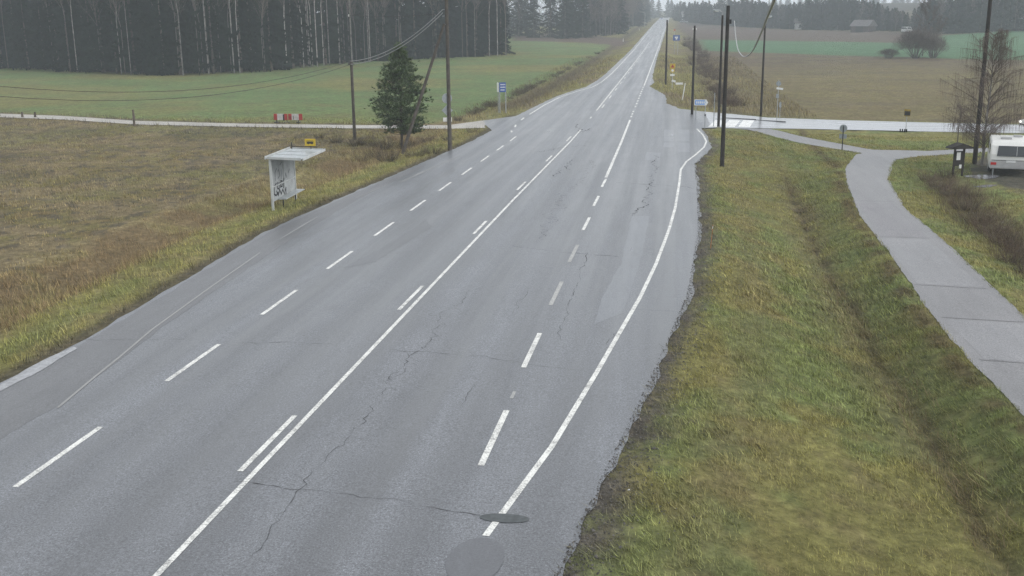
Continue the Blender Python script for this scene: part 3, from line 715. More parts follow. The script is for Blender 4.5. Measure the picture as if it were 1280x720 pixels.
# ------------------------------------------------------------------ trees
class Tri:
    def __init__(s): s.V = []; s.n = 0
    def tri(s, a, b, c): s.V.append((a, b, c))
    def arr(s): return np.array(s.V, np.float32).reshape(-1, 3)
    def build(s, name, m, parent=None):
        V = s.arr(); return raw(name, V, np.arange(len(V)).reshape(-1, 3), m, parent)
def limb(t, a, b, ra, rb, n=4):
    a = np.array(a, float); b = np.array(b, float); d = b-a; d /= np.linalg.norm(d)+1e-9
    u = np.cross(d, (0, 0, 1) if abs(d[2]) < .9 else (1, 0, 0)); u /= np.linalg.norm(u); w = np.cross(d, u)
    A = [a+(u*math.cos(q)+w*math.sin(q))*ra for q in np.linspace(0, 2*math.pi, n+1)]
    B = [b+(u*math.cos(q)+w*math.sin(q))*rb for q in np.linspace(0, 2*math.pi, n+1)]
    for i in range(n): t.tri(A[i], A[i+1], B[i+1]); t.tri(A[i], B[i+1], B[i])
def spruce_parts(h, seed, low=.04, dens=1., rad=.17):
    r = random.Random(seed); cr = Tri(); tk = Tri()
    limb(tk, (0, 0, 0), (0, 0, h*.5), .011*h, .007*h, 6); limb(tk, (0, 0, h*.5), (0, 0, h*.97), .007*h, .01, 5)
    z = h*low
    while z < h*.985:
        R0 = rad*h*(1-z/h)**.75*(.75+.4*r.random())+.1
        for k in range(int(7*dens)+r.randrange(3)):
            a = r.random()*6.283; L = R0*(.6+.55*r.random()); ca, sa = math.cos(a), math.sin(a)
            ns = max(3, int(L/.28)); zb = z+.4*(r.random()-.5)
            for j in range(1, ns+1):
                s = j/ns; px = ca*L*s; py = sa*L*s; pz = zb+.12*L*s-.42*L*s*s+.1*L*s**4
                w = .34*(1-.35*s)*(.7+.7*r.random()); sag = .28+.35*r.random()
                q = r.random()-.5
                tip = (px+ca*.35+q*.3*sa, py+sa*.35-q*.3*ca, pz-.08)
                cr.tri((px-sa*w-ca*.1, py+ca*w-sa*.1, pz-sag*r.random()), (px+sa*w-ca*.1, py-ca*w-sa*.1, pz-sag*r.random()), tip)
                if r.random() < .7: cr.tri((px-ca*.2, py-sa*.2, pz), (px+ca*.25, py+sa*.25, pz-.05), (px+.1*q, py-.1*q, pz-sag-.25))
        z += .27+.012*h*(1-z/h)+.1*r.random()
    return cr, tk
def bare_parts(h, seed, levels=4, droop=0., spread=.5, twig=1., r0=None, trunkfrac=.3, tw=.012):
    """trunk + fine bare crown"""
    r = random.Random(seed); tk = Tri(); cr = Tri(); r0 = r0 or h*.009
    def grow(p, d, L, rad, lev):
        k = 4 if lev < 2 else 3; q = np.array(p, float); dd = np.array(d, float)
        for i in range(k):
            dd = dd+np.array([r.gauss(0, .13), r.gauss(0, .13), r.gauss(0, .08)-droop*(.18 if lev >= 2 else .02)*(1+i*.5)]); dd /= np.linalg.norm(dd)
            n_ = q+dd*L/k; ra = rad*(1-.5*i/k); rb = rad*(1-.5*(i+1)/k)
            limb(tk if lev == 0 else cr, q, n_, ra, rb, 5 if lev == 0 else 3)
            q = n_
            if lev < levels and (i > 0 or lev > 0):
                for c in range((2 if lev < levels-1 else 3)):
                    a = r.random()*6.283; nd_ = dd*(1-.4*spread)+np.array([math.cos(a), math.sin(a), .25*r.random()])*spread*(.8+.5*r.random()); nd_ /= np.linalg.norm(nd_)
                    grow(q, nd_, L*(.42+.2*r.random()), rb*.55, lev+1)
        if lev >= levels-1:
            for c in range(int(7*twig)):
                a = r.random()*6.283; t = r.random(); s0 = q-dd*L*.8*t
                e = s0+np.array([math.cos(a)*.35, math.sin(a)*.35, .2-droop*1.1*r.random()-.1*r.random()])*(h/12+.25)*(.5+.9*r.random())
                w = np.array([-math.sin(a), math.cos(a), 0])*tw
                cr.tri(s0-w, s0+w, e)
    zt = h*trunkfrac; limb(tk, (0, 0, 0), (0, 0, zt), r0, r0*.85, 7)
    nb_ = int(7+4*r.random()); top = np.array([0., 0., zt]); d = np.array([r.gauss(0, .04), r.gauss(0, .04), 1.])
    seg = (h*.9-zt)/nb_
    for i in range(nb_):
        d += np.array([r.gauss(0, .05), r.gauss(0, .05), 0]); d /= np.linalg.norm(d); q = top+d*seg
        ra = r0*.85*(1-i/nb_*.85); limb(tk, top, q, ra, r0*.85*(1-(i+1)/nb_*.85), 6)
        for c in range(2):
            a = r.random()*6.283; nd_ = np.array([math.cos(a)*spread*1.2, math.sin(a)*spread*1.2, .8]); nd_ /= np.linalg.norm(nd_)
            grow(q, nd_, h*.26*(1-.55*i/nb_)*(.7+.6*r.random()), ra*.42, 2)
        top = q
    return cr, tk
def weeping_parts(h, seed, rx=2.9):
    r = random.Random(seed); tk = Tri(); cr = Tri(); p = np.array([0., 0., -.1]); pts = [p]
    for i in range(9): p = p+np.array([r.gauss(.02, .05), r.gauss(0, .05), h*.105]); pts.append(p)
    for i in range(9): limb(tk, pts[i], pts[i+1], .10*(1-i/9.5), .10*(1-(i+1)/9.5), 7)
    for k in range(130):
        f = r.random(); zc = h*(.22+.76*f); rr_ = rx*math.sqrt(max(.03, 1-((f-.38)/.64)**2))*(.45+.6*r.random()); a = r.random()*6.283
        e = np.array([math.cos(a)*rr_, math.sin(a)*rr_, zc]); zb = max(.12*h, zc-rr_*(.2+.8*r.random())); i = min(8, int(zb/(h*.105))); b0 = pts[i]+(pts[i+1]-pts[i])*r.random()
        m1 = b0+(e-b0)*.5+np.array([r.gauss(0, .22), r.gauss(0, .22), .3*rr_*r.random()]); q = [b0, m1, e]
        limb(cr, b0, m1, .022, .014, 3); limb(cr, m1, e, .014, .007, 3)
        for j in range(46):
            u = .3+.75*r.random(); s0 = (b0+(m1-b0)*u*2) if u < .5 else (m1+(e-m1)*(u-.5)*2)
            an = r.random()*6.283; o1 = np.array([math.cos(an), math.sin(an), .3])*.28*r.random(); l = .4+1.1*r.random()**1.3
            w = np.array([-math.sin(an), math.cos(an), 0])*.0055; s1 = s0+o1; s2 = s1+np.array([math.cos(an)*.12, math.sin(an)*.12, -l])
            cr.tri(s0-w, s0+w, s1); cr.tri(s1-w, s1+w, s2)
    return cr, tk
def round_bush(h, w, seed, n=2600, tw=.03):
    r = random.Random(seed); cr = Tri(); tk = Tri()
    for k in range(26):
        a = r.random()*6.283; q = r.random()*w*.4; limb(tk, (math.cos(a)*.4, math.sin(a)*.4, -.1), (math.cos(a)*q, math.sin(a)*q, h*(.35+.55*r.random())), .07, .02, 4)
    for k in range(n):
        a = r.random()*6.283; ph = math.acos(1-1.25*r.random()); rr_ = (.35+.65*r.random()**.6)*(1+.14*math.sin(3*a+seed)+.1*math.sin(5*ph+a*2))
        d = np.array([math.sin(ph)*math.cos(a), math.sin(ph)*math.sin(a), math.cos(ph)]); p = np.array([d[0]*w/2, d[1]*w/2, h*.42+d[2]*h*.5])*np.array([rr_, rr_, 1])
        p[2] = h*.40+d[2]*h*.56*rr_
        dd = d+np.array([r.gauss(0, .5), r.gauss(0, .5), .3+r.gauss(0, .3)]); l = h*.10*(.5+r.random()); s_ = np.array([-math.sin(a), math.cos(a), 0])*tw
        cr.tri(p-s_, p+s_, p+dd*l); cr.tri(p+dd*l*.4-s_*.6, p+dd*l*.4+s_*.6, p+dd*l*.5+np.array([r.gauss(0, .3), r.gauss(0, .3), .3])*l)
    return cr, tk
def make_tree(name, label, cat, parts, mats, group=None, merged=False):
    cr, tk = parts
    if merged:
        Va, Vb = cr.arr(), tk.arr(); V = np.vstack([Va, Vb]); me = raw(name, V, np.arange(len(V)).reshape(-1, 3), list(mats))
        mi = np.concatenate([np.zeros(len(Va)//3, np.int32), np.ones(len(Vb)//3, np.int32)]); me.data.polygons.foreach_set('material_index', mi)
        tag(me, label, cat, group); return me
    root = thing(name, label, cat, (0, 0, 0), 0, group)
    cr.build('crown', mats[0], root); tk.build('trunk', mats[1], root); return root
class Stand:
    """places copies of a few tree prototypes; the first use moves the prototype itself"""
    def __init__(s, protos): s.p = protos; s.used = [False]*len(protos)
    def put(s, i, x, y, sca, rz=None, z=-.1):
        rz = random.random()*6.28 if rz is None else rz; loc = (x, y, gz(x, y)+z)
        o = s.p[i]
        if not s.used[i]: s.used[i] = True; o.location = loc; o.rotation_euler = (0, 0, rz); o.scale = sca if isinstance(sca, tuple) else (sca,)*3; return o
        return copy_thing(o, loc, rz, sca)

def along(pts, spacing):
    P = [Vector(p) for p in pts]; out = []; carry = 0.
    for a, b in zip(P, P[1:]):
        L = (b-a).length; t = carry
        while t < L: out.append((a.lerp(b, t/L), (b-a).normalized())); t += spacing*(.7+.6*random.random())
        carry = t-L
    return out
class Mass:
    """many distant trees gathered in one mesh, for woods that read as one mass"""
    def __init__(s, protos): s.p = protos; s.V = []; s.mi = []
    def put(s, x, y, sx, sz):
        cr, tk = s.p[random.randrange(len(s.p))]; a = random.random()*6.28; V = np.vstack([cr, tk]); c, q = math.cos(a), math.sin(a)
        W_ = np.empty_like(V); W_[:, 0] = (V[:, 0]*c-V[:, 1]*q)*sx+x; W_[:, 1] = (V[:, 0]*q+V[:, 1]*c)*sx+y; W_[:, 2] = V[:, 2]*sz+gz(x, y)-.1
        s.V.append(W_); s.mi.append(np.concatenate([np.zeros(len(cr)//3, np.int32), np.ones(len(tk)//3, np.int32)]))
    def build(s, name, label, mats):
        V = np.vstack(s.V); o = raw(name, V, np.arange(len(V)).reshape(-1, 3), list(mats)); o.data.polygons.foreach_set('material_index', np.concatenate(s.mi)); tag(o, label, 'forest', kind='stuff')
# -- forest behind the left field
gL = 'trees of the dark forest edge behind the green field on the left'
lS = 'tall dark spruce in the forest edge behind the green field on the left'
lB = 'tall pale-trunked birch standing in the dark forest edge on the left'
S1 = Stand([make_tree('spruce_tree', lS, 'tree', spruce_parts(21, 100+i, .03+.03*i, 1.0, .15+.012*i), (M['spruce'], M['bark']), 'spruces of the forest edge on the left') for i in range(3)])
B1 = Stand([make_tree('birch_tree', lB, 'tree', bare_parts(20, 200+i, 3, .2, .4, .5, .13, .55, .012), (M['twig'], M['birch']), 'birches of the forest edge on the left') for i in range(2)])
edgeL = [tuple(hit(*p)[:2]) for p in [(-60, 84), (0, 86), (100, 90), (200, 95), (330, 90), (420, 80), (520, 74), (640, 69.5)]]
MP = [tuple(q.arr() for q in spruce_parts(20, 180+i, .05, .6, .19)) for i in range(3)]
mL = Mass(MP)
for row, sp, off in ((0, 4.6, 2), (1, 4.8, 6), (2, 5.2, 11), (3, 5.5, 17)):
    for p, t in along(edgeL, sp):
        n = Vector((-t.y, t.x)); n = n if n.y > 0 else -n
        q = p+n*(off+random.uniform(-1.5, 1.5))
        s = random.uniform(.8, 1.2)
        if row < 2: S1.put(random.randrange(3), q.x, q.y, (s*1.1, s*1.1, s))
        else: mL.put(q.x, q.y, s*1.1, s)
q0 = hit(640, 69.5)
for p, t in along([(q0.x, q0.y), (q0.x-8, 300), (-58, 360), (-75, 420)], 6.5):
    s = random.uniform(.8, 1.1); S1.put(random.randrange(3), p.x-4+random.uniform(-2, 2), p.y, (s*1.1, s*1.1, s))
for px, py in [(97, 86), (152, 88), (164, 90), (229, 93), (261, 84), (293, 84), (300, 84), (359, 82), (380, 78), (388, 77), (386, 79), (391, 79), (397, 81), (405, 78), (412, 76), (425, 76), (461, 72), (463, 70), (594, 70), (612, 68), (622, 68)]:
    b = hit(px, float(np.interp(px, [0, 100, 200, 330, 420, 520, 640], [86, 90, 95, 90, 80, 74, 69.5]))+.3); s = random.uniform(.8, 1.1); B1.put(random.randrange(2), b.x, b.y, (s*random.uniform(.5, .95), s*.8, s*1.05))

B2 = Stand([make_tree('bare_tree', 'thin grey-brown bare tree among the spruces of the left forest edge', 'tree', bare_parts(19, 230+i, 3, .1, .35, 1.0, .12, .5, .014), (M['twig'], M['aspen']), 'thin bare trees of the left forest edge') for i in range(2)])
for k in range(34):
    px = random.uniform(-20, 640); b = hit(px, float(np.interp(px, [0, 100, 200, 330, 420, 520, 640], [86, 90, 95, 90, 80, 74, 69.5]))-.1); s = random.uniform(.7, 1.1); B2.put(random.randrange(2), b.x, b.y, (s*.7, s*.7, s))
mL.build('forest_interior', 'dark mass of spruces deep inside the wood on the left', (M['spruce'], M['bark']))
# -- grey deciduous wood and spruces left of the far road
lF = 'hazy dark spruce in the wood beside the far stretch of road'
lG = 'bare grey deciduous tree in the wood beside the far stretch of road'
F1 = Stand([make_tree('spruce_tree', lF, 'tree', spruce_parts(22, 120+i, .03, .8, .17), (M['spruce'], M['bark']), 'spruces beside the far road', True) for i in range(2)])
G1 = Stand([make_tree('bare_tree', lG, 'tree', bare_parts(19, 220+i, 3, .05, .33, 1.8, .1, .16, .03), (M['twig'], M['aspen']), 'bare trees beside the far road', True) for i in range(3)])
eM = [tuple(hit(*p)[:2]) for p in [(630, 43.5), (690, 45.5), (745, 47), (772, 43.5), (795, 33), (808, 25)]]+[(-21, 900)]
for row, off in enumerate((1, 5, 11)):
    for p, t in along(eM, 5.5 if row == 0 else 10):
        n = Vector((-t.y, t.x)); n = n if n.x < 0 or abs(t.y) < .5 else -n
        if n.x > .0 and n.y < 0: n = -n
        q = p+n*(off+random.uniform(-1.5, 1.5)); s = random.uniform(.8, 1.15)
        if q.y > 930: continue
        if random.random() < (.85 if row == 0 else .3): G1.put(random.randrange(3), q.x, q.y, s)
        else: F1.put(random.randrange(2), q.x, q.y, (s*1.2, s*1.2, s))
# -- woods beyond the right-hand fields
lR = 'hazy blue-grey spruce in the wood beyond the right-hand fields'
lQ = 'hazy bare tree in the wood beyond the right-hand fields'
F2 = Stand([make_tree('spruce_tree', lR, 'tree', spruce_parts(18, 140+i, .02, .8, .2), (M['spruce'], M['bark']), 'spruces beyond the right fields', True) for i in range(2)])
G2 = Stand([make_tree('bare_tree', lQ, 'tree', bare_parts(15, 240+i, 3, .05, .4, 1.8, .1, .14, .03), (M['twig'], M['aspen']), 'bare trees beyond the right fields', True) for i in range(2)])
def wood(px0, px1, base_fn, top_fn, n, depthspread, bare=.25, hmul=1., mass=None):
    for k in range(n):
        px = px0+(px1-px0)*(k+random.random())/n
        b = hit(px, base_fn(px)); d = b.xy.normalized()*random.random()*depthspread
        x, y = b.x+d.x, b.y+d.y
        P = (x, y, gz(x, y)); hh = max(6., ztop(P, top_fn(px)+random.uniform(-3, 5)))*hmul
        if mass: mass.put(x, y, hh/20*1.15+.15, hh/20)
        elif random.random() < bare: G2.put(random.randrange(2), x, y, (hh/15, hh/15, hh/15))
        else: F2.put(random.randrange(2), x, y, (hh/18*1.15+.15, hh/18*1.15+.15, hh/18))
bR = lambda px: np.interp(px, [838, 870, 930, 1000, 1090, 1145, 1180, 1240, 1300], [25, 29, 34, 37, 38.5, 40, 43, 39.5, 39])
tR = lambda px: np.interp(px, [838, 850, 870, 905, 930, 960, 985, 1000, 1040, 1070, 1090, 1110, 1122, 1132, 1140, 1155, 1175, 1200, 1300], [5, 4, 5, 0, -2, 4, 6, 2, -4, -2, 3, 9, 14, 18, 14, 0, -8, -12, -14])
mR = Mass(MP)
wood(840, 1135, bR, tR, 75, 14, .3)
wood(840, 1135, bR, lambda p: tR(p)-2, 85, 40, .0, mass=mR)
wood(1138, 1300, bR, tR, 44, 10, .6)
wood(1136, 1310, bR, lambda p: tR(p)-3, 34, 30, .0, mass=mR)
# -- far wooded ridge closing the view
for k in range(44):
    px = 790+330*(k+random.random())/44 if k < 30 else 1085+70*random.random()
    y = random.uniform(960, 1020); d = ray(px, 10); s_ = y/d[1]; x = d[0]*s_
    P = (x, y, gz(x, y)); top = np.interp(px, [780, 815, 840, 860, 900, 1080, 1090, 1135, 1150], [-4, -3, 1, 4, 4, 7, 9, 11, 8])+random.uniform(-2, 2)
    hh = max(10, ztop(P, top)); mR.put(x, y, hh/20*1.8, hh/20)

mR.build('distant_forest', 'faint mass of trees on the misty skyline beyond the fields', (M['spruce'], M['bark']))
# -- young pine beside the stay pole
def pine_parts(h, seed):
    r = random.Random(seed); cr = Tri(); tk = Tri(); limb(tk, (0, 0, -.1), (.05, 0, h*.45), .11, .08, 8); limb(tk, (.05, 0, h*.45), (0, 0, h*.98), .08, .015, 6)
    z = h*.17
    while z < h:
        f = (z/h); env = float(np.interp(f, [.15, .22, .33, .42, .55, .68, .8, .9, 1.0], [.6, .88, 1.0, 1.0, .86, .68, .50, .32, .05]))*2.15
        for k in range(7+r.randrange(3)):
            a = r.random()*6.283; L = env*(.55+.6*r.random()); ca, sa = math.cos(a), math.sin(a); zb = z+.3*(r.random()-.5)
            end = (ca*L, sa*L, zb+.22*L+.1); mid = (ca*L*.55, sa*L*.55, zb-.02*L)
            limb(tk, (0, 0, zb-.1), mid, .022, .014, 3); limb(tk, mid, end, .014, .006, 3)
            for j in range(int(5+L*7)):
                s = .3+.7*math.sqrt(r.random()); 
                bx, by = ca*L*s, sa*L*s; bz = zb-.04*L*s+.26*L*max(0, s-.5)*2*.5
                bx += r.gauss(0, .10+.06*L); by += r.gauss(0, .10+.06*L); bz += r.gauss(.02, .08)
                # a tuft of needles round an upturned shoot
                for q in range(17):
                    an = r.random()*6.283; l = .15+.12*r.random(); dx, dy, dz = math.cos(an)*l*.75, math.sin(an)*l*.75, l*(.1+.9*r.random())
                    w = .017; cr.tri((bx-w*math.sin(an), by+w*math.cos(an), bz), (bx+w*math.sin(an), by-w*math.cos(an), bz+.02), (bx+dx, by+dy, bz+dz))
        z += .19
    return cr, tk
b = hit(497, 190)
pn = make_tree('pine_tree', 'young bushy pine in front of the leaning stay pole', 'tree', pine_parts(ztop(b, 58), 3), (M['pine'], M['bark'])); pn.location = (b.x+.02, b.y+1.3, gz(b.x, b.y+1.3))
# -- weeping birch by the caravan, sapling beside it
b = hit(1227, 207); hb = ztop(b, 32)
bt = make_tree('birch_tree', 'bare weeping birch with a pale trunk behind the tall pole near the caravan', 'tree', weeping_parts(hb, 31), (M['twig'], M['birch'])); bt.location = b
b = hit(1196, 186)
bt = make_tree('sapling', 'thin bare sapling rising above the small notice stand', 'tree', bare_parts(ztop(b, 108), 37, 3, .1, .5, 1.0, .035, .35, .006), (M['twig'], M['aspen'])); bt.location = b
# -- round clump between the fields
b = hit(1143, 72.5); cl = [(0, 0, 50, 'tallest'), (-3.5, 1, 42, 'left'), (4, 1.5, 40, 'right'), (1.5, 4, 14, 'rear')]
for i, (dx, dy, tp, w_) in enumerate([(.2, 0, 37, 'bare grey bush in the middle of the round clump between the fields'), (-5.0, .5, 61, 'low left-hand bare bush of the round clump between the fields'), (3.9, 1.5, 44, 'right-hand bare bush of the round clump between the fields'), (3.5, 9, 2, 'tall bare tree rising behind the round clump between the fields'), (7, 12, 6, 'bare tree at the right behind the round clump between the fields')]):
    P = (b.x+dx, b.y+dy, gz(b.x+dx, b.y+dy)); h_ = ztop(P, tp)
    parts = round_bush(h_, [9.0, 5.0, 6.0, 0, 0][i], 60+i, [8500, 3200, 4200, 0, 0][i], .026) if i < 3 else bare_parts(h_, 50+i, 3, .0, .5, 5.0, .12, .05, .03)
    t_ = make_tree('round_bush' if i < 3 else 'bare_tree', w_, 'bush' if i < 3 else 'tree', parts, (M['twig'], M['aspen'])); t_.location = P
# -- shrubs
def shrub_parts(h, w, seed, n=60, tw=.012):
    r = random.Random(seed); t = Tri(); s_ = Tri()
    for k in range(n):
        a = r.random()*6.283; q = r.random()**.5*w*.35; p = np.array([math.cos(a)*q, math.sin(a)*q, -.05]); hh = h*(.5+.6*r.random()); d = np.array([math.cos(a)*w*.5*r.random(), math.sin(a)*w*.5*r.random(), hh])
        m_ = p+d*.5+np.array([r.gauss(0, .05), r.gauss(0, .05), 0]); e = p+d
        limb(s_, p, m_, tw*.8, tw*.6, 3); limb(t, m_, e, tw*.6, tw*.3, 3)
        for j in range(9):
            u = r.random(); b0 = m_+(e-m_)*u if r.random() < .6 else p+(m_-p)*u; an = r.random()*6.283; l = h*.28*(.4+r.random())
            w_ = np.array([-math.sin(an), math.cos(an), 0])*tw*.6; t.tri(b0-w_, b0+w_, b0+np.array([math.cos(an)*l*.8, math.sin(an)*l*.8, l*.6*r.random()]))
    return t, s_
def shrub_set(name, label, group, m, spots, proto_hw, seed, tw):
    protos = []
    for i in range(2):
        root = thing(name, label, 'shrub', (0, 0, 0), 0, group); t, s_ = shrub_parts(*proto_hw, seed+i, 90, tw); t.build('twigs', m, root); s_.build('stems', m, root); protos.append(root)
    st = Stand(protos)
    for x, y, s in spots: st.put(random.randrange(2), x, y, s, z=0)
sp = []
for px, py, s in [(1175, 236, 1.0), (1190, 246, 1.1), (1205, 262, 1.1), (1222, 280, 1.0), (1240, 292, 1.1), (1256, 306, 1.1), (1275, 318, 1.1), (1160, 226, .8), (1215, 246, .8), (1183, 222, .9), (1262, 328, .9), (1290, 345, 1)]:
    b = hit(px, py); sp.append((b.x, b.y, s))
shrub_set('scrub_bush', 'brown leafless scrub bush right of the curving cycle path', 'scrub bushes right of the cycle path', M['shrub'], sp, (.8, 1.5), 300, .009)
sp = []
for px, py, s in [(470, 197, .8), (485, 201, .9), (520, 196, .8), (540, 192, .7), (452, 201, .6), (510, 186, .9), (478, 186, .9), (560, 176, .5), (590, 166, .5), (445, 182, .8), (420, 178, .6), (400, 172, .5), (535, 178, .6)]:
    b = hit(px, py); sp.append((b.x, b.y, s))
shrub_set('bramble_bush', 'low dark bramble bush around the foot of the young pine', 'bramble bushes around the pine', M['shrubdark'], sp, (.9, 1.9), 320, .014)
sp = []
for k in range(46):
    t = random.random(); px = np.interp(t, [0, .35, .6, 1], [918, 893, 872, 862])+random.uniform(-15, 15)*(1-.6*t); py = np.interp(t, [0, .35, .6, 1], [137, 108, 72, 50])
    b = hit(px, py); sp.append((b.x, b.y, random.uniform(.4, .8)*(1+.6*t)))
shrub_set('roadside_bush', 'brown leafless bush in the scrub strip right of the far road', 'bushes in the scrub strip right of the far road', M['shrub'], sp, (1.3, 2.8), 340, .022)
sp = []
for k in range(34):
    t = random.random(); px = np.interp(t, [0, .3, .6, 1], [566, 640, 700, 757]); py = np.interp(t, [0, .3, .6, 1], [153, 122, 92, 62])
    b = hit(px, py); sp.append((b.x, b.y, random.uniform(.3, .7)))
shrub_set('ditch_bush', 'dark low bush in the ditch beside the green field left of the road', 'bushes in the ditch along the green field', M['shrubdark'], sp, (1.0, 2.4), 360, .02)

# ------------------------------------------------------------------ poles, wires, lamps
def pole(name, label, P, h, r0=.14, r1=.095, m='wood', lean=None, cat='pole', group=None):
    t = thing(name, label, cat, P, 0, group); mb = MB(); k = 6
    mb.tube([(0, 0, -.4+(h+.4)*i/k) for i in range(k+1)], [r0+(r1-r0)*i/k for i in range(k+1)], 12)
    mb.build('post', M[m], t, smooth_=False); return t
def lamp(t, h, dx, dy, up=.9, m='steel', headlen=.55, r=.035):
    mb = MB(); L = math.hypot(dx, dy)
    mb.tube([(0, 0, h-.6), (dx*.05, dy*.05, h+up*.3), (dx*.25, dy*.25, h+up*.75), (dx*.6, dy*.6, h+up*.96), (dx, dy, h+up)], r, 8)
    mb.build('lamp_arm', M[m], t)
    hd = MB(); a = math.atan2(dy, dx); ro = Matrix.Rotation(a, 3, 'Z')
    prof = [(-.05, 0), (.0, .10), (.35, .13), (headlen, .06), (headlen, 0), (.0, -.03)]
    hd.prism([(u, v) for u, v in prof], 'y', -.13, .13); hd.v = [tuple(ro @ Vector(v)+Vector((dx, dy, h+up))) for v in hd.v]
    lh = hd.build('lamp_head', M['steel_back'], t); ls = MB(); ls.prism([(.03, -.055), (headlen-.08, -.03), (headlen-.08, .0), (.03, 0)], 'y', -.1, .1)
    ls.v = [tuple(ro @ Vector(v)+Vector((dx, dy, h+up-.01))) for v in ls.v]; ls.build('lens', M['lens'], lh)
def insul(t, z, dx, dy):
    mb = MB(); mb.tube([(dx, dy, z-.12), (dx, dy, z-.04), (dx, dy, z+.02), (dx, dy, z+.06)], [.02, .05, .05, .03], 8); mb.build('insulator', M['lens'], t)
PP = {k: hit(*v) for k, v in dict(a=(443.5, 174), b=(562.5, 187.5), s=(503, 193), c=(832, 106), d=(865, 143), e=(898, 158.5), f=(902.5, 208.5), g=(951, 145), h=(1218, 205)).items()}
ha = ztop(PP['a'], 76)
ta = pole('utility_pole', 'short dark wooden pole with a thin grey mast, left of the pine', PP['a'], ha, .13, .11)
mb = MB(); mb.tube([(.02, .17, ha-1.2), (.02, .17, ztop(PP['a'], -14))], [.06, .05], 8); mb.build('mast', M['wood_grey'], ta)
insul(ta, ztop(PP['a'], 19), -.07, .17)
mb = MB(); mb.box((0, 0, ha-.25), (.5, .08, .1)); mb.build('crossbar', M['wood'], ta)
hb_ = 11.6
tb = pole('utility_pole', 'tall wooden pole right of the pine, carrying the sagging pair of cables', PP['b'], hb_, .15, .11)
for z_ in (ztop(PP['b'], 12), ztop(PP['b'], 20)):
    mb = MB(); mb.tube([(-.12, -.1, z_), (-.3, -.14, z_)], .02, 6); mb.build('cable_clamp', M['steel'], tb)
# leaning stay pole
top = Vector(PP['b'])+Vector((-.17, -.1, ztop(PP['b'], 30))); bs = Vector(PP['s'])
mb = MB(); d_ = top-bs; mb.tube([Vector((0, 0, 0))-d_*.03, d_*.5, d_], [.12, .11, .09], 12)
ts = thing('stay_pole', 'leaning wooden stay pole between the pine and the tall pole', 'pole', bs)
mb.build('post', M['wood'], ts); mb = MB(); mb.tube([d_-d_.normalized()*.08, d_+Vector((.12, .05, 0))], .025, 6); mb.build('bolt', M['steel'], ts)
pc = pole('utility_pole', 'dark wooden pole nearest the far road, beside the blue sign boards', PP['c'], ztop(PP['c'], 25), .14, .10, 'wood_dark')
pd = pole('utility_pole', 'dark wooden pole standing just left of the blue direction arrow', PP['d'], ztop(PP['d'], 32), .13, .085, 'wood_dark')
for t_, z_ in ((pc, ztop(PP['c'], 28)), (pd, ztop(PP['d'], 36))):
    insul(t_, z_, .15, 0); insul(t_, z_, -.15, 0)
he = ztop(PP['e'], 19); pe = pole('street_lamp', 'wooden lamp pole behind the thick one at the junction, small pale lamp on top', PP['e'], he, .12, .08, 'wood_dark', cat='street lamp'); lamp(pe, he, -.35, -.2, .35, headlen=.45)
hf = ztop(PP['f'], 7); pf = pole('street_lamp', 'thick dark lamp pole on the grass bank, nearest of the junction poles', PP['f'], hf, .135, .10, 'wood_dark', cat='street lamp'); lamp(pf, hf, -1.5, -.4, .7)
mb = MB(); mb.box((.16, -.02, ztop(PP['f'], 27)), (.12, .12, .25)); mb.build('cable_clamp', M['black'], pf)
hg = ztop(PP['g'], 25); pg = pole('street_lamp', 'lamp pole at the edge of the brown field beyond the side road', PP['g'], hg, .11, .075, 'wood_dark', cat='street lamp'); lamp(pg, hg, .2, -.3, .25, headlen=.4)
hh_ = 12.0; ph = pole('utility_pole', 'tall dark pole in front of the birch near the caravan', PP['h'], hh_, .15, .11, 'wood_dark')
mb = MB(); mb.box((0, 0, 11.4), (1.2, .1, .12)); mb.build('crossbar', M['wood_dark'], ph)
# steel lamps along the far road
for i, (px, py, tp, lb) in enumerate([(806, 35, 17, 'faint grey steel lamp post left of the far road, curved arm')]):
    P = hit(px, py); P.x = min(P.x, -11.5); h_ = ztop(P, tp); t_ = pole('street_lamp', lb, P, h_, .14, .1, 'steel', cat='street lamp'); lamp(t_, h_, -2.2, 0, .8, r=.09)
def cable(name, pts, r, m, label, group=None, cat='cable'):
    mb = MB(); mb.tube(pts, r, 6); o = mb.build(name, M[m]); tag(o, label, cat, group)
def sagline(a, b, sag, n=28):
    a, b = Vector(a), Vector(b); return [a.lerp(b, i/n)-Vector((0, 0, 4*sag*(i/n)*(1-i/n))) for i in range(n+1)]
A = PP['a']; Bp = PP['b']
for i, (dz, dy) in enumerate(((0, 0), (-.24, -.05))):
    a = Vector((Bp.x-.25, Bp.y-.12, Bp.z+ztop(Bp, 12+4*i))); b = Vector((A.x, A.y-.15, A.z+ha-.02+dz))
    cable('overhead_cable', sagline(a, b, .75), .028, 'cable', ['upper of the two sagging cables from the tall pole down past the pine', 'lower of the two sagging cables from the tall pole down past the pine'][i])
    e = at_depth(-420, 40+16*i, 42.)
    cable('overhead_cable', sagline(b, e, 2.35+.12*i, 40), .016, 'wire', ['upper thin cable sweeping left across the green field from the short pole', 'lower thin cable sweeping left across the green field from the short pole'][i])
cable('overhead_wire', sagline((A.x-.05, A.y+.17, A.z+ztop(A, 19)), (Bp.x, Bp.y, Bp.z+ztop(Bp, 16.5)), .15), .016, 'wire', 'thin level wire between the grey mast and the tall pole', cat='wire')
lp = [(918, 26, 66.2), (919.5, 44, 60), (922, 60, 52), (927, 69, 44), (933, 70.5, 37), (941, 63, 29.5), (951, 42, 22), (960, 19, 16), (968, -1, 12), (976, -30, 8.5)]
P_ = [at_depth(*q) for q in lp]; P_.append(Vector((1.0, -.6, 9.7)))
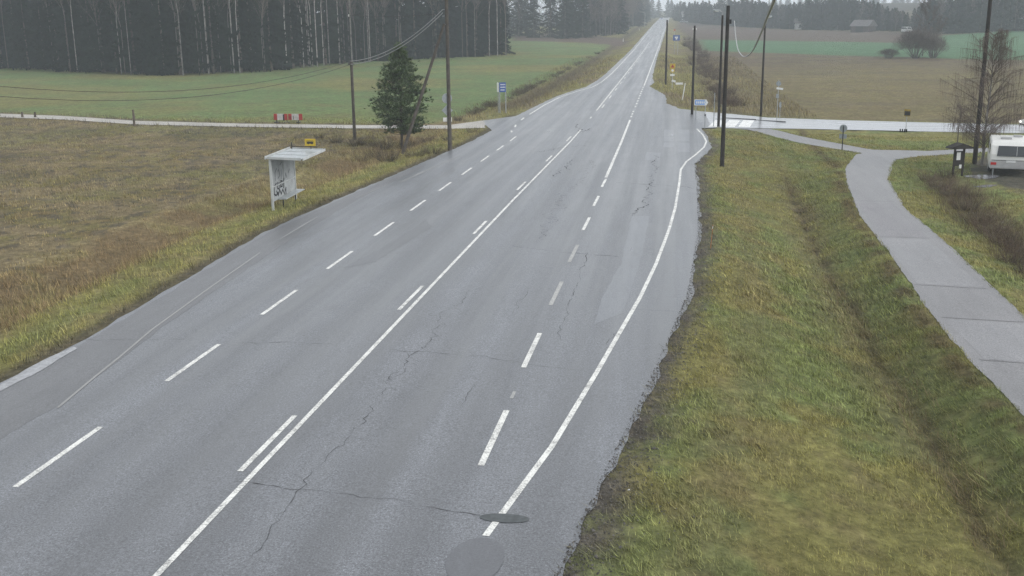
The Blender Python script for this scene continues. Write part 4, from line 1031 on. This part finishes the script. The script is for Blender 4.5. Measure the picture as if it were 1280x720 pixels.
# Catmull-Rom through the points
def crom(P, n=8):
    out = []
    for i in range(len(P)-1):
        p0 = P[max(i-1, 0)]; p1 = P[i]; p2 = P[i+1]; p3 = P[min(i+2, len(P)-1)]
        for j in range(n):
            t = j/n; out.append(.5*((2*p1)+(p2-p0)*t+(2*p0-5*p1+4*p2-p3)*t*t+(3*p1-p0-3*p2+p3)*t**3))
    out.append(P[-1]); return out
cable('hanging_cable', crom(P_), .022, 'cable', 'thick pale cable hanging in a loop from the thick junction lamp pole')

# ------------------------------------------------------------------ signs
def face(t, name, mb, m): return mb.build(name, m, t)
def rot_to_cam(P): return -math.atan2(P[0], P[1])      # local -y looks at the camera
def post(t, h, x=0, r=.03, m='steel', y=0):
    mb = MB(); mb.tube([(x, y, -.3), (x, y, h)], r, 8); mb.build('post', M[m], t)
def bus_icon(mb, cx_, cz, s, y):
    # a small black bus silhouette with windows left open
    mb.box((cx_, y, cz), (s, .006, s*.16)); mb.box((cx_, y, cz+s*.27), (s, .006, s*.07))
    for k in range(5): mb.box((cx_-s*.46+s*.23*k, y, cz+s*.155), (s*.05, .006, s*.15))
    for q in (-.28, .28): mb.disc((cx_+q*s, y, cz-s*.12), s*.1, 'y', .006, 12)
# blue info boards on two posts (left of the road), with a second board seen edge-on behind
P = hit(628.5, 141.5); t = thing('info_sign', 'blue place sign with white lines of text on grey posts at the left junction corner', 'sign', P, rot_to_cam(P)+.12)
s = scale(P); hT = ztop(P, 103); hB = ztop(P, 115)
for x in (-.28, .30): post(t, hT-.1, x, .05)
mb = MB(); mb.box((0, -.06, (hT+hB)/2), (.62, .03, hT-hB)); bd = mb.build('board', M['blue'], t)
for q in range(3):
    mb = MB(); z_ = hT-(hT-hB)*(.22+.28*q)
    x = -.2
    while x < .2: w_ = random.uniform(.05, .12); mb.box((x+w_/2, -.078, z_), (w_, .006, .10)); x += w_+.03
    mb.build('text_line', M['white'], bd)
mb = MB(); mb.box((-.42, .25, (hT+hB)/2-.02), (.12, .5, (hT-hB)*.95)); mb.build('side_board', M['white'], t)
post(t, hT-.1, -.42, .035, y=.1)
# signs seen from behind on the track corner
P = hit(559.5, 153.5); t = thing('traffic_sign', 'round and diamond traffic signs seen from behind, partly behind the tall pole', 'sign', P, rot_to_cam(P))
s = scale(P); h1 = ztop(P, 123); post(t, h1+.4, 0, .03)
mb = MB(); mb.disc((0, .05, h1), 6.3/s, 'y', .012, 24); mb.build('round_plate', M['steel_back'], t)
h2 = ztop(P, 138); mb = MB(); w_ = 7/s; mb.prism([(0, h2-w_), (w_, h2), (0, h2+w_), (-w_, h2)], 'y', .045, .057); mb.build('diamond_plate', M['steel_back'], t)
h3 = ztop(P, 149.5); mb = MB(); mb.box((0, .05, h3), (11/s, .012, 5/s)); mb.build('small_plate', M['white'], t)
# cycle path signs from behind
P = hit(1052.5, 187.5); t = thing('cycle_path_sign', 'grey-backed round sign with a smaller plate on a post beside the cycle path', 'sign', P, rot_to_cam(P))
s = scale(P); hz = ztop(P, 160.5); post(t, hz+.2, 0, .035, 'black')
mb = MB(); mb.disc((0, .05, hz), 4.7/s, 'y', .012, 24); mb.build('round_plate', M['steel_back'], t)
h3 = ztop(P, 170.5); mb = MB(); mb.box((0, .05, h3), (9/s, .012, 5.5/s)); mb.build('small_plate', M['steel_back'], t)
# bus stop sign right
P = hit(1132, 165); t = thing('bus_stop_sign', 'yellow and black bus stop sign on a thin post beside the side road', 'sign', P, rot_to_cam(P))
s = scale(P); hz = ztop(P, 141); post(t, hz, 0, .025, 'steel')
mb = MB(); mb.box((.02, -.04, hz), (7.5/s, .03, 8.5/s)); bd = mb.build('board', M['oldyellow'], t)
mb = MB(); bus_icon(mb, .02, hz-.02, .42, -.06); mb.box((.02, -.06, hz-.04), (.44, .007, .34)); mb.build('bus_symbol', M['black'], bd)
mb = MB()
for x in (-.42, -.25, -.08, .06): mb.disc((x, -.02, .12), .13, 'x', .10, 14)
mb.build('base_weight', M['rubber'], t)
# blue direction arrow
P = hit(893, 157); P2 = hit(866, 152)
P = hit(876, 149); t = thing('direction_sign', 'white and blue arrow-shaped road direction sign right of the junction pole', 'sign', P, rot_to_cam(P)-.1)
s = scale(P); hz = ztop(P, 128); hw_ = 8.5/s; hh2 = 3.6/s
post(t, hz+.3, -hw_*.75, .035); post(t, hz+.3, hw_*.6, .035)
mb = MB(); mb.prism([(-hw_, hz-hh2), (hw_*.75, hz-hh2), (hw_, hz), (hw_*.75, hz+hh2), (-hw_, hz+hh2)], 'y', -.08, -.05); bd = mb.build('board', M['white'], t)
mb = MB(); q = .06; mb.prism([(-hw_+q, hz-hh2+q), (hw_*.5, hz-hh2+q), (hw_*.62, hz), (hw_*.5, hz+hh2-q), (-hw_+q, hz+hh2-q)], 'y', -.086, -.081)
mb.build('blue_field', mat('sign_light_blue', (.14, .33, .7), .4, .4, noise=(4, .9, 1.05)), bd)
mb = MB(); x = -hw_+.15
while x < hw_*.4: w_ = random.uniform(.08, .16); mb.box((x+w_/2, -.09, hz), (w_, .004, .2)); x += w_+.04
mb.build('lettering', M['white'], bd)
# thin post right of arrow
P = hit(892, 158); t = thing('sign_post', 'thin bare grey post between the direction arrow and the junction lamp poles', 'post', P, 0); post(t, ztop(P, 116), 0, .035)
P = hit(881, 160); t = thing('marker_post', 'short thin grey marker post at the junction corner', 'post', P, 0); post(t, ztop(P, 143), 0, .03); mb = MB(); mb.box((0, 0, ztop(P, 144)), (.14, .05, .16)); mb.build('cap', M['black'], t)
# white place-name signs on bracket
P = hit(853, 125); t = thing('road_name_sign', 'white road name boards on a leaning white post right of the far road', 'sign', P, rot_to_cam(P))
s = scale(P); hz = ztop(P, 105); mb = MB(); mb.tube([(-.05, 0, -.3), (.25, 0, hz+.1)], .05, 8); mb.build('post', M['white'], t)
mb = MB(); mb.box((-.38, -.06, hz+.05), (9/s, .03, .22)); mb.build('name_board', M['white'], t)
mb = MB(); mb.box((-1.0, -.02, hz+.32), (5/s, .03, .22), rot=Matrix.Rotation(.3, 3, 'Y')); mb.build('side_board', M['white'], t)
# yellow/red warning group
P = hit(840, 112); t = thing('warning_sign', 'yellow and red warning sign with small white plates, right of the far road', 'sign', P, rot_to_cam(P))
s = scale(P); post(t, ztop(P, 78), 0, .045); hz = ztop(P, 82.5); mb = MB(); mb.box((0, -.06, hz), (6.5/s, .03, 6/s)); bd = mb.build('board', M['yellow'], t)
mb = MB(); w_ = 2.3/s; mb.prism([(-w_, hz-w_*.8), (w_, hz-w_*.8), (0, hz+w_)], 'y', -.085, -.077); mb.build('red_triangle', M['red'], bd)
hz = ztop(P, 88); mb = MB(); mb.disc((0, -.06, hz), 2.7/s, 'y', .03, 20); r_ = mb.build('round_plate', M['yellow'], t); mb = MB(); mb.disc((0, -.08, hz), 1.6/s, 'y', .01, 20); mb.build('round_face', M['white'], r_)
hz = ztop(P, 93.8); mb = MB(); mb.box((0, -.06, hz), (5.6/s, .03, 2.3/s)); mb.build('small_plate', M['white'], t)
# blue sign far
P = hit(845, 68); t = thing('service_sign', 'blue square service sign with a pale symbol, far along the right roadside', 'sign', P, rot_to_cam(P))
s = scale(P)
for x in (-2.2, 2.): post(t, ztop(P, 44), x/s, .06)
hz = ztop(P, 47.3); mb = MB(); mb.box((0, -.08, hz), (8.5/s, .04, 6.5/s)); bd = mb.build('board', M['blue'], t)
mb = MB(); mb.box((0, -.11, hz+.1), (4/s, .01, 2/s)); mb.box((0, -.11, hz-.25), (2/s, .01, 1.6/s)); mb.build('symbol', M['white'], bd)
P = hit(843, 44); t = thing('small_orange_sign', 'tiny orange roadside sign beyond the blue service sign', 'sign', P, rot_to_cam(P)); s = scale(P); post(t, ztop(P, 36), 0, .07); mb = MB(); mb.box((0, -.1, ztop(P, 37.5)), (2.6/s, .04, 2.4/s)); mb.build('board', M['orange'], t)
# stacked signs in the field edge by the side road
P = hit(971, 150); t = thing('traffic_sign', 'stack of small grey signs and a white plate at the brown field edge', 'sign', P, rot_to_cam(P)); s = scale(P); post(t, ztop(P, 100), 0, .03)
hz = ztop(P, 104.5); mb = MB(); mb.disc((0, .04, hz), 3/s, 'y', .012, 20); mb.build('round_plate', M['steel_back'], t)
hz = ztop(P, 110.7); mb = MB(); mb.box((.12, -.05, hz), (8/s, .02, 2.4/s), rot=Matrix.Rotation(.12, 3, 'Y')); mb.build('name_board', M['white'], t)
hz = ztop(P, 120); mb = MB(); mb.box((-.05, .04, hz), (3.4/s, .015, 5/s)); mb.build('small_plate', M['steel_back'], t)
P = hit(974.5, 147.5); t = thing('small_sign', 'lowest small grey plate on its own post at the brown field edge', 'sign', P, rot_to_cam(P)); s = scale(P); post(t, ztop(P, 127), 0, .025); mb = MB(); mb.box((0, -.04, ztop(P, 131)), (2.6/s, .015, 6/s)); mb.build('board', M['steel_back'], t)
# road edge reflector posts
for i, (px, py, lb) in enumerate([(802, 38, 'small white reflector post left of the far road, uphill'), (782, 52, 'small white reflector post left of the far road, downhill')]):
    P = hit(px-3, py); t = thing('reflector_post', lb, 'marker', P); mb = MB(); mb.prism([(-.09, -.05), (.09, -.05), (.09, .05), (-.09, .05)], 'z', -.2, 1.1); bd = mb.build('post', M['white'], t); mb = MB(); mb.box((0, -.055, .85), (.12, .01, .2)); mb.build('reflector', M['black'], bd)
# orange snow stake in the verge
P = hit(888, 311); t = thing('snow_stake', 'thin orange snow stake in the grass beside the right road edge', 'stake', P); h_ = ztop(P, 281); mb = MB(); mb.tube([(0, 0, -.1), (.06, 0, h_)], [.012, .008], 6); bd = mb.build('stake', M['orange'], t)
mb = MB(); mb.tube([(.05, 0, h_*.85), (.056, 0, h_*.93)], .0125, 6); mb.build('reflective_band', M['white'], bd)
# wooden stub posts on the track
P = hit(168, 157.5); t = thing('wooden_post', 'dark upright wooden post beside the gravel track on the left', 'post', P); mb = MB(); h_ = ztop(P, 137); mb.tube([(0, 0, -.2), (.02, 0, h_*.6), (0, 0, h_)], [.11, .1, .085], 9); mb.build('post', M['bark'], t, bevel=0)
for px, lb in ((115, 'knee-high rotten stump furthest left along the gravel track'), (122, 'short rotten stump between two others along the gravel track')):
    P = hit(px-87 if px < 120 else px-87+9, 146.5); t = thing('stump', lb.replace(' between two others', ' next to the furthest left one'), 'stump', P); mb = MB(); mb.tube([(0, 0, -.1), (.02, .01, .5)], [.12, .09], 8); mb.build('stump_wood', M['bark'], t)
# red and white barrier boards
P = hit(360.5, 153.5); t = thing('road_barrier', 'low red and white striped barrier boards standing beyond the gravel track', 'barrier', P, .0); s = scale(P)
h_ = ztop(P, 142.3); hl = ztop(P, 150)
for x0_, x1_ in ((-18.5, -.9), (.3, 18.5)):
    pn_ = MB(); n_ = 4; w_ = (x1_-x0_)/s/n_; zz = (h_+hl)/2
    mbr = MB(); mbw = MB()
    for q in range(n_):
        (mbr if q in (0, 3) else mbw).box((x0_/s+w_*(q+.5), 0, zz), (w_*(.999), .05, h_-hl))
    bd = mbr.build('red_board', M['red'], t); mbw.build('white_board', M['oldwhite'], bd)
for x in (-15.5, -2, 13):
    mb = MB(); mb.tube([(x/s, .06, -.1), (x/s, .06, h_)], .04, 8); mb.box((x/s, .05, .04), (.35, .45, .07)); mb.build('leg', M['black'], t)
mb = MB(); mb.box((-.4, -.03, hl+.22), (2/s, .012, h_-hl)); mb.box((.5, -.03, hl+.2), (.05, .012, .3)); mb.box((.2, -.03, hl+.2), (.05, .012, .3)); mb.build('dark_strap', M['black'], t)

# ------------------------------------------------------------------ bus shelter
P = hit(341.5, 262.5); sh = thing('bus_shelter', 'open grey-white bus shelter with graffiti panel, bench and flat roof', 'bus shelter', P, R_(1.5))
zt = ztop(P, 199.5); L = 3.5; dp = 1.75
def SB(name, c, d, m, rot=None, parent=None, bevel=.008):
    mb = MB(); mb.box(c, d, rot=rot); return mb.build(name, M[m], parent or sh, bevel=bevel)
for y_ in (0, L): SB('post', (0, y_, zt/2-.1), (.11, .09, zt+.2), 'shelterwhite')
bp = SB('back_panel', (.0, L/2, zt/2+.2), (.03, L-.1, zt-.45), 'shelterpanel')
for z_ in (.42, zt*.45, zt-.06): SB('rail', (.03, L/2, z_), (.05, L-.12, .045), 'shelterwhite', parent=bp)
SB('mullion', (.028, L*.5, zt/2+.2), (.04, .035, zt-.5), 'shelterwhite', parent=bp)
# roof, tilted slightly down to the road
ang = R_(-2); ro = Matrix.Rotation(-ang, 3, 'Y')
rf = SB('roof', (dp/2-.12, L/2, zt+.06), (dp-.06, L+.1, .03), 'roofsheet', rot=ro)
zf_ = lambda x: zt+.06-(x-(dp/2-.12))*math.tan(-ang)*1
SB('front_fascia', (dp-.1, L/2, zf_(dp-.1)), (.04, L+.22, .13), 'shelterwhite', parent=rf)
SB('rear_fascia', (-.2, L/2, zf_(-.2)), (.05, L+.22, .15), 'shelterwhite', parent=rf)
for y_ in (-.09, L+.09): SB('side_fascia', (dp/2-.15, y_, zt+.06), (dp-.1, .045, .12), 'shelterwhite', rot=ro, parent=rf)
for y_ in (L*.33, L*.66): SB('roof_seam', (dp/2-.12, y_, zt+.085), (dp-.12, .03, .02), 'shelterwhite', rot=ro, parent=rf)
bn = SB('bench', (.34, L/2+.1, .47), (.42, L-.5, .045), 'roofsheet')
for y_ in (.9, L-.7): SB('bench_leg', (.22, y_, .2), (.05, .05, .5), 'black', parent=bn)
# graffiti as brush strokes on the back panel (faces the road, local +x)
def strokes(spec, x, m, w):
    mb = MB()
    for st in spec:
        pts = [(x, a, b) for a, b in st]
        for p, q in zip(pts, pts[1:]):
            dy, dz = q[1]-p[1], q[2]-p[2]; l_ = math.hypot(dy, dz)+1e-6
            mb.box(((x), (p[1]+q[1])/2, (p[2]+q[2])/2), (.004, l_+w*.7, w), rot=Matrix.Rotation(math.atan2(dz, dy), 3, 'X'))
    return mb.build('graffiti', M[m], bp)
g0 = .62
strokes([[(.55, g0+.55), (.3, g0+.45), (.25, g0+.1), (.5, g0), (.8, g0+.1)], [(.8, g0+.6), (.75, g0+.3), (1.0, g0+.25), (1.05, g0+.55)], [(1.2, g0+.3), (1.3, g0+.6), (1.5, g0+.55), (1.45, g0+.3), (1.25, g0+.33)], [(1.65, g0+.2), (1.7, g0+.65)],
         [(.6, g0+.2), (.8, g0-.05), (1.05, g0+.2), (1.25, g0-.05), (1.5, g0+.15), (1.7, g0-.1), (2.0, g0+.15), (1.95, g0-.15)]], .0255, 'graffiti', .075)
strokes([[(.5, 1.35), (.55, 1.75), (.8, 1.9)], [(.9, 1.4), (1.2, 1.5), (1.1, 1.8), (.95, 1.75)], [(1.4, 1.3), (1.45, 1.75)], [(1.9, 1.2), (2.1, 1.5), (2.2, 1.25)], [(1.3, 2.0), (1.6, 2.1)], [(.5, 1.2), (1.1, 1.15)], [(2.5, 1.45), (2.7, 1.6)]], .0262, 'graffiti_faded', .05)
# small rail and yellow bus sign on the roof
zr = zt+.1
mb = MB(); y_s = L-.15; mb.tube([(.0, y_s, zr), (.0, y_s, zr+.33)], .025, 6); mb.tube([(1.0, y_s, zr), (1.0, y_s, zr+.3)], .02, 6); mb.tube([(0, y_s, zr+.12), (1.35, y_s, zr+.1)], .02, 6); mb.build('sign_rail', M['black'], rf)
mb = MB(); mb.box((.98, y_s-.03, zr+.33), (.55, .04, .36)); ys = mb.build('bus_sign', M['yellow'], rf, bevel=.01)
sg = MB(); bus_icon(sg, .98, zr+.31, .34, y_s-.054); sg.box((.98, y_s-.054, zr+.31), (.34, .005, .09)); sg.build('bus_symbol', M['black'], rf)

# ------------------------------------------------------------------ notice stand
P = hit(1196.5, 221); ns = thing('notice_stand', 'small dark roofed wooden notice stand on two posts beside the scrub', 'notice board', P, rot_to_cam(P)+.5); s = scale(P)
h_ = ztop(P, 184)
for x in (-.28, .28):
    mb = MB(); mb.box((x, 0, h_/2-.1), (.1, .1, h_+.2)); mb.build('post', M['wood_dark'], ns)
mb = MB(); mb.box((0, -.01, h_*.62), (.45, .05, h_*.5)); bd = mb.build('board', M['wood_dark'], ns)
mb = MB(); mb.box((-.05, -.04, h_*.7), (.24, .008, .45)); mb.build('notice', M['white'], bd)
mb = MB(); mb.box((.1, -.045, h_*.35), (.14, .03, .22)); mb.build('leaflet_box', M['white'], bd)
mb = MB(); mb.prism([(-.72, h_-.06), (.72, h_-.06), (.62, h_+.04), (0, h_+.26), (-.62, h_+.04)], 'y', -.38, .38); mb.build('roof', M['wood_dark'], ns)

# ------------------------------------------------------------------ caravan
P = hit(1261.5, 221); cv = thing('caravan', 'white caravan parked on bare ground, its back with dark window facing the camera', 'caravan', P, rot_to_cam(P)+R_(3)); s = scale(P)
hc = ztop(P, 177.5); w2 = 1.13; Lc = 4.6
prof = [(.0, .45), (-.06, .75), (-.02, 1.3), (.16, hc-.25), (.34, hc-.05), (.8, hc), (Lc-.9, hc), (Lc-.4, hc-.15), (Lc, 1.45), (Lc+.05, .9), (Lc-.1, .45)]
mb = MB(); mb.prism(prof, 'x', -w2, w2); cb = mb.build('body', M['caravan'], cv, bevel=.06)
def inset(z): return float(np.interp(z, [.45, .75, 1.3, hc-.25], [.0, -.06, -.02, .16]))
z0, z1 = 1.2, 1.78
mb = MB(); y0_, y1_ = inset(z0)-.06, inset(z1)-.06
mb.add([(-.78, y0_, z0), (.78, y0_, z0), (.72, y1_, z1), (-.72, y1_, z1), (-.78, y0_+.05, z0), (.78, y0_+.05, z0), (.72, y1_+.05, z1), (-.72, y1_+.05, z1)], [(0, 1, 2, 3), (4, 7, 6, 5), (0, 4, 5, 1), (1, 5, 6, 2), (2, 6, 7, 3), (3, 7, 4, 0)])
wn = mb.build('rear_window', M['glass_dark'], cv)
for x in (.28,):
    mb = MB(); mb.box((x, (y0_+y1_)/2-.008, (z0+z1)/2), (.03, .012, (z1-z0)*.96), rot=Matrix.Rotation(-math.atan2(y1_-y0_, z1-z0), 3, 'X')); mb.build('window_bar', M['caravan_low'], wn)
mb = MB(); mb.box((0, -.085, .70), (2.24, .07, .42)); mb.build('rear_bumper', M['caravan_low'], cv, bevel=.02)
mb = MB(); mb.box((0, -.07, .96), (2.1, .035, .03)); mb.build('trim_strip', M['black'], cv)
for x in (-.92, .92):
    mb = MB(); mb.box((x, -.13, .76), (.3, .05, .15)); mb.build('tail_light', M['red_lens'], cv, bevel=.01)
mb = MB(); mb.box((0, -.125, .9), (.5, .03, .12)); mb.build('number_plate', M['white'], cv)
for x in (-1, 1):
    mb = MB(); mb.tube([(x*(w2-.2), Lc*.48, .32), (x*(w2-.02), Lc*.48, .32)], .32, 20); wl = mb.build('wheel', M['rubber'], cv); mb = MB(); mb.tube([(x*(w2-.03), Lc*.48, .32), (x*(w2+.0), Lc*.48, .32)], .18, 16); mb.build('rim', M['steel'], wl)
    for y_ in (.15, Lc-.3):
        mb = MB(); mb.tube([(x*.9, y_, -.02), (x*.9, y_, .5)], .035, 6); mb.build('corner_steady', M['steel'], cv)
mb = MB(); mb.box((0, Lc/2, .43), (1.9, Lc-.3, .1)); mb.tube([(-.7, Lc-.2, .42), (0, Lc+1.1, .42)], .04, 6); mb.tube([(.7, Lc-.2, .42), (0, Lc+1.1, .42)], .04, 6); mb.build('chassis', M['black'], cv)
mb = MB(); mb.box((-.3, 1.5, hc+.05), (.6, .5, .12)); mb.box((.4, 2.9, hc+.05), (.5, .5, .1)); mb.build('roof_vent', M['caravan_low'], cv, bevel=.02)
for x in (-w2-.005, w2+.005):
    mb = MB(); mb.box((x, 1.2, 1.5), (.02, 1.0, .55)); mb.box((x, 3.6, 1.5), (.02, .9, .55)); mb.build('side_window', M['glass_dark'], cv)
# reflective puddles of the yard
for nm, cpx, rx_, ry_ in (('puddle', (1230, 222), .9, .8), ('puddle', (1232, 234), .6, .45)):
    c_ = hit(*cpx); o = sheet(nm, [(c_.x+rx_*math.cos(a)*(1+.2*math.sin(3*a)), c_.y+ry_*math.sin(a)) for a in np.linspace(0, 6.28, 15)[:-1]], mat('yard_gravel_wet', (.16, .16, .17), .25, .5, noise=(5, .6, 1.3)), .06, .3, .1); 

# ------------------------------------------------------------------ cars
def car(label, P, rz, paint, lights=False, van=False, group=None):
    t = thing('van' if van else 'car', label, 'van' if van else 'car', P, rz, group); W_ = .88
    if van: prof = [(0, .35), (0, 1.0), (.75, 1.15), (1.35, 1.85), (1.7, 1.95), (4.7, 1.95), (4.85, 1.0), (4.85, .35)]; win = [(.85, 1.2), (1.4, 1.8), (2.2, 1.82), (2.2, 1.2)]; win2 = [(2.3, 1.2), (2.3, 1.82), (4.6, 1.82), (4.7, 1.2)]; fr = ((.8, 1.2), (1.33, 1.82))
    else: prof = [(0, .3), (-.02, .68), (.1, .78), (1.05, .93), (1.75, 1.4), (2.1, 1.46), (3.3, 1.44), (4.1, 1.0), (4.35, .95), (4.4, .35)]; win = [(1.25, .97), (1.85, 1.36), (2.4, 1.39), (2.4, .97)]; win2 = [(2.48, .97), (2.48, 1.39), (3.2, 1.37), (3.75, .99)]; fr = ((1.1, .96), (1.72, 1.38))
    mb = MB(); mb.prism(prof, 'x', -W_, W_); mb.build('body', M[paint], t, bevel=.05)
    for k in (win, win2):
        mb = MB(); mb.prism(k, 'x', -W_-.006, W_+.006); mb.build('side_window', M['glass_dark'], t)
    (a0, b0), (a1, b1) = fr; mb = MB(); mb.add([(-.72, a0, b0), (.72, a0, b0), (.62, a1, b1), (-.62, a1, b1), (-.72, a0-.02, b0+.02), (.72, a0-.02, b0+.02), (.62, a1-.02, b1+.02), (-.62, a1-.02, b1+.02)], [(0, 3, 2, 1), (4, 5, 6, 7), (0, 1, 5, 4), (1, 2, 6, 5), (2, 3, 7, 6), (3, 0, 4, 7)]); mb.build('windscreen', M['glass_dark'], t)
    for x in (-.62, .62):
        mb = MB(); mb.box((x, -.03, .66), (.32, .06, .15)); mb.build('headlight', M['headlight' if lights else 'lens'], t)
    Lg = prof[-1][0]
    for y_ in (.8, Lg-.85):
        for x in (-1, 1):
            mb = MB(); mb.tube([(x*.68, y_, .32), (x*.885, y_, .32)], .32, 18); wl = mb.build('wheel', M['rubber'], t); mb = MB(); mb.tube([(x*.88, y_, .32), (x*.9, y_, .32)], .19, 14); mb.build('rim', M['steel'], wl)
    mb = MB(); mb.box((0, -.02, .45), (1.1, .04, .14)); mb.build('grille', M['black'], t)
    mb = MB(); mb.box((0, -.045, .38), (.5, .02, .1)); mb.build('number_plate', M['white'], t)
    return t
cr_y = 800; car('blue car coming over the far crest with its headlights lit', (-7.9, cr_y, float(Tr(-8., cr_y))+.01), 0, 'blue_car', True)
P = hit(1273, 163); car('white car entering from the right edge on the side road', (P.x+.3, P.y, gz(P.x, P.y)+.01), R_(-87), 'caravan', True)
D.objects['car'].location.z += 0
P = hit(1140, 52); P3 = at_depth(1140, 38.5, 380); 
P = hit(1138, 41); car('bright white van parked between the round clump and the wood', P, rot_to_cam(P)+.5, 'white', False, True)
P = hit(859, 28.5); car('pale car parked in front of the far wood right of the road', P, R_(70), 'grey_car')
# ------------------------------------------------------------------ far houses
def house(label, P, rz, w, d, hw2, hr, wall, roof, nwin=3, name='house'):
    t = thing(name, label, name, P, rz); mb = MB(); mb.box((0, 0, hw2/2-.3), (w, d, hw2+.6)); wl = mb.build('wall', M[wall], t)
    mb = MB(); e = .5; mb.add([(-w/2-e, -d/2-e, hw2-.1), (w/2+e, -d/2-e, hw2-.1), (w/2+e, 0, hw2+hr), (-w/2-e, 0, hw2+hr), (-w/2-e, d/2+e, hw2-.1), (w/2+e, d/2+e, hw2-.1)], [(0, 1, 2, 3), (3, 2, 5, 4), (0, 3, 4), (1, 5, 2), (0, 4, 5, 1)]); rf_ = mb.build('roof', M[roof], t)
    if name == 'house':
        mb = MB(); mb.box((w*.2, .3, hw2+hr), (.8, .8, 1.4)); mb.build('chimney', M['barn'], rf_)
        for k in range(nwin):
            mb = MB(); x = -w/2+w*(k+.5)/nwin; mb.box((x, -d/2-.02, hw2*.55), (1.1, .06, 1.3)); f_ = mb.build('window', M['white'], t); mb = MB(); mb.box((x, -d/2-.055, hw2*.55), (.85, .02, 1.05)); mb.build('pane', M['glass_dark'], f_)
    mb = MB(); mb.box((w*.35 if name == 'house' else 0, -d/2-.03, 1.05), (1.0 if name == 'house' else 3., .06, 2.1 if name == 'house' else 2.6)); mb.build('door', M['barn' if name == 'house' else 'wood_dark'], t)
    return t
P = hit(862, 27); house('long white-walled house among the trees above the far road', P, rot_to_cam(P), 10, 7, 4.4, 2.0, 'white', 'roofdark', 5)
P = hit(1028, 36); house('pale farmhouse in front of the wood beyond the fields', P, rot_to_cam(P)+.2, 11, 8, 4.2, 3, 'housewall', 'roofgrey', 4)
P = hit(1003, 36.4); house('small pale cottage left of the farmhouse beyond the fields', P, rot_to_cam(P)+.2, 6, 5, 2.6, 2, 'white', 'roofdark', 2)
P = hit(1079, 39.8); house('low dark barn at the edge of the brown field', P, rot_to_cam(P)-.5, 7, 6, 2.2, 2.2, 'barn', 'roofdark', 0, 'barn')
P = hit(1279, 36.5); house('grey-roofed house at the right edge above the green field', P, rot_to_cam(P), 8, 7, 2.6, 2.6, 'barn', 'roofgrey', 3)

# ------------------------------------------------------------------ litter
for i, (px, py, lb) in enumerate([(786, 615, 'small white scrap of litter near the broken road edge'), (1263, 321, 'tiny white scrap of litter beside the cycle path scrub')]):
    P = hit(px, py); mb = MB(); mb.add([(-.03, 0, .0), (.01, -.02, .02), (.03, .01, .0), (0, .03, .02), (0, 0, .035)], [(0, 1, 4), (1, 2, 4), (2, 3, 4), (3, 0, 4)]); o = mb.build('litter', M['white']); o.location = (P.x, P.y, P.z+.03); tag(o, lb, 'litter')

# ------------------------------------------------------------------ air
hz_ = MB(); hz_.box((40, 560, 18), (1500, 1500, 60)); ho = hz_.build('haze', M['white']); tag(ho, 'pale damp haze over the fields', 'haze', kind='stuff')
m = D.materials.new('haze_air'); m.use_nodes = True; nt = m.node_tree; nt.nodes.remove(nt.nodes['Principled BSDF']); pv = nt.nodes.new('ShaderNodeVolumePrincipled')
pv.inputs['Color'].default_value = (.86, .94, 1.0, 1); pv.inputs['Density'].default_value = .00068; pv.inputs['Anisotropy'].default_value = .2
nt.links.new(pv.outputs[0], nt.nodes['Material Output'].inputs['Volume']); ho.data.materials.clear(); ho.data.materials.append(m)

# ------------------------------------------------------------------ sky and sun (overcast)
w = D.worlds.new('World'); sc.world = w; w.use_nodes = True; nt = w.node_tree; bg = nt.nodes['Background']
sky = nt.nodes.new('ShaderNodeTexSky'); sky.sky_type = 'NISHITA'; sky.sun_disc = False; sky.sun_elevation = R_(33); sky.sun_rotation = R_(105); sky.air_density = 1; sky.dust_density = 6; sky.ozone_density = 1
hs = nt.nodes.new('ShaderNodeHueSaturation'); hs.inputs['Saturation'].default_value = .22; nt.links.new(sky.outputs[0], hs.inputs['Color']); nt.links.new(mixc(nt, .75, hs.outputs[0], (5.95, 6.2, 6.55)), bg.inputs['Color'])
bg.inputs['Strength'].default_value = .15
sl = D.lights.new('sun', 'SUN'); sl.energy = .95; sl.angle = R_(30); sl.color = (1, .97, .93); so = D.objects.new('sun', sl); C.objects.link(so)
az = R_(105); el = R_(33); dvec = Vector((math.sin(az)*math.cos(el), math.cos(az)*math.cos(el), math.sin(el))); so.rotation_euler = dvec.to_track_quat('Z', 'Y').to_euler(); so.location = (0, -20, 60)

vs = sc.view_settings; vs.view_transform = 'Standard'; vs.look = 'None'; vs.exposure = .34; vs.gamma = 1
sc.cycles.use_denoising = True; sc.cycles.denoising_prefilter = 'NONE'; sc.cycles.max_bounces = 5; sc.cycles.diffuse_bounces = 2; sc.cycles.glossy_bounces = 2; sc.cycles.volume_bounces = 3; sc.cycles.transparent_max_bounces = 4
sc.cycles.use_adaptive_sampling = True; sc.cycles.adaptive_threshold = .008
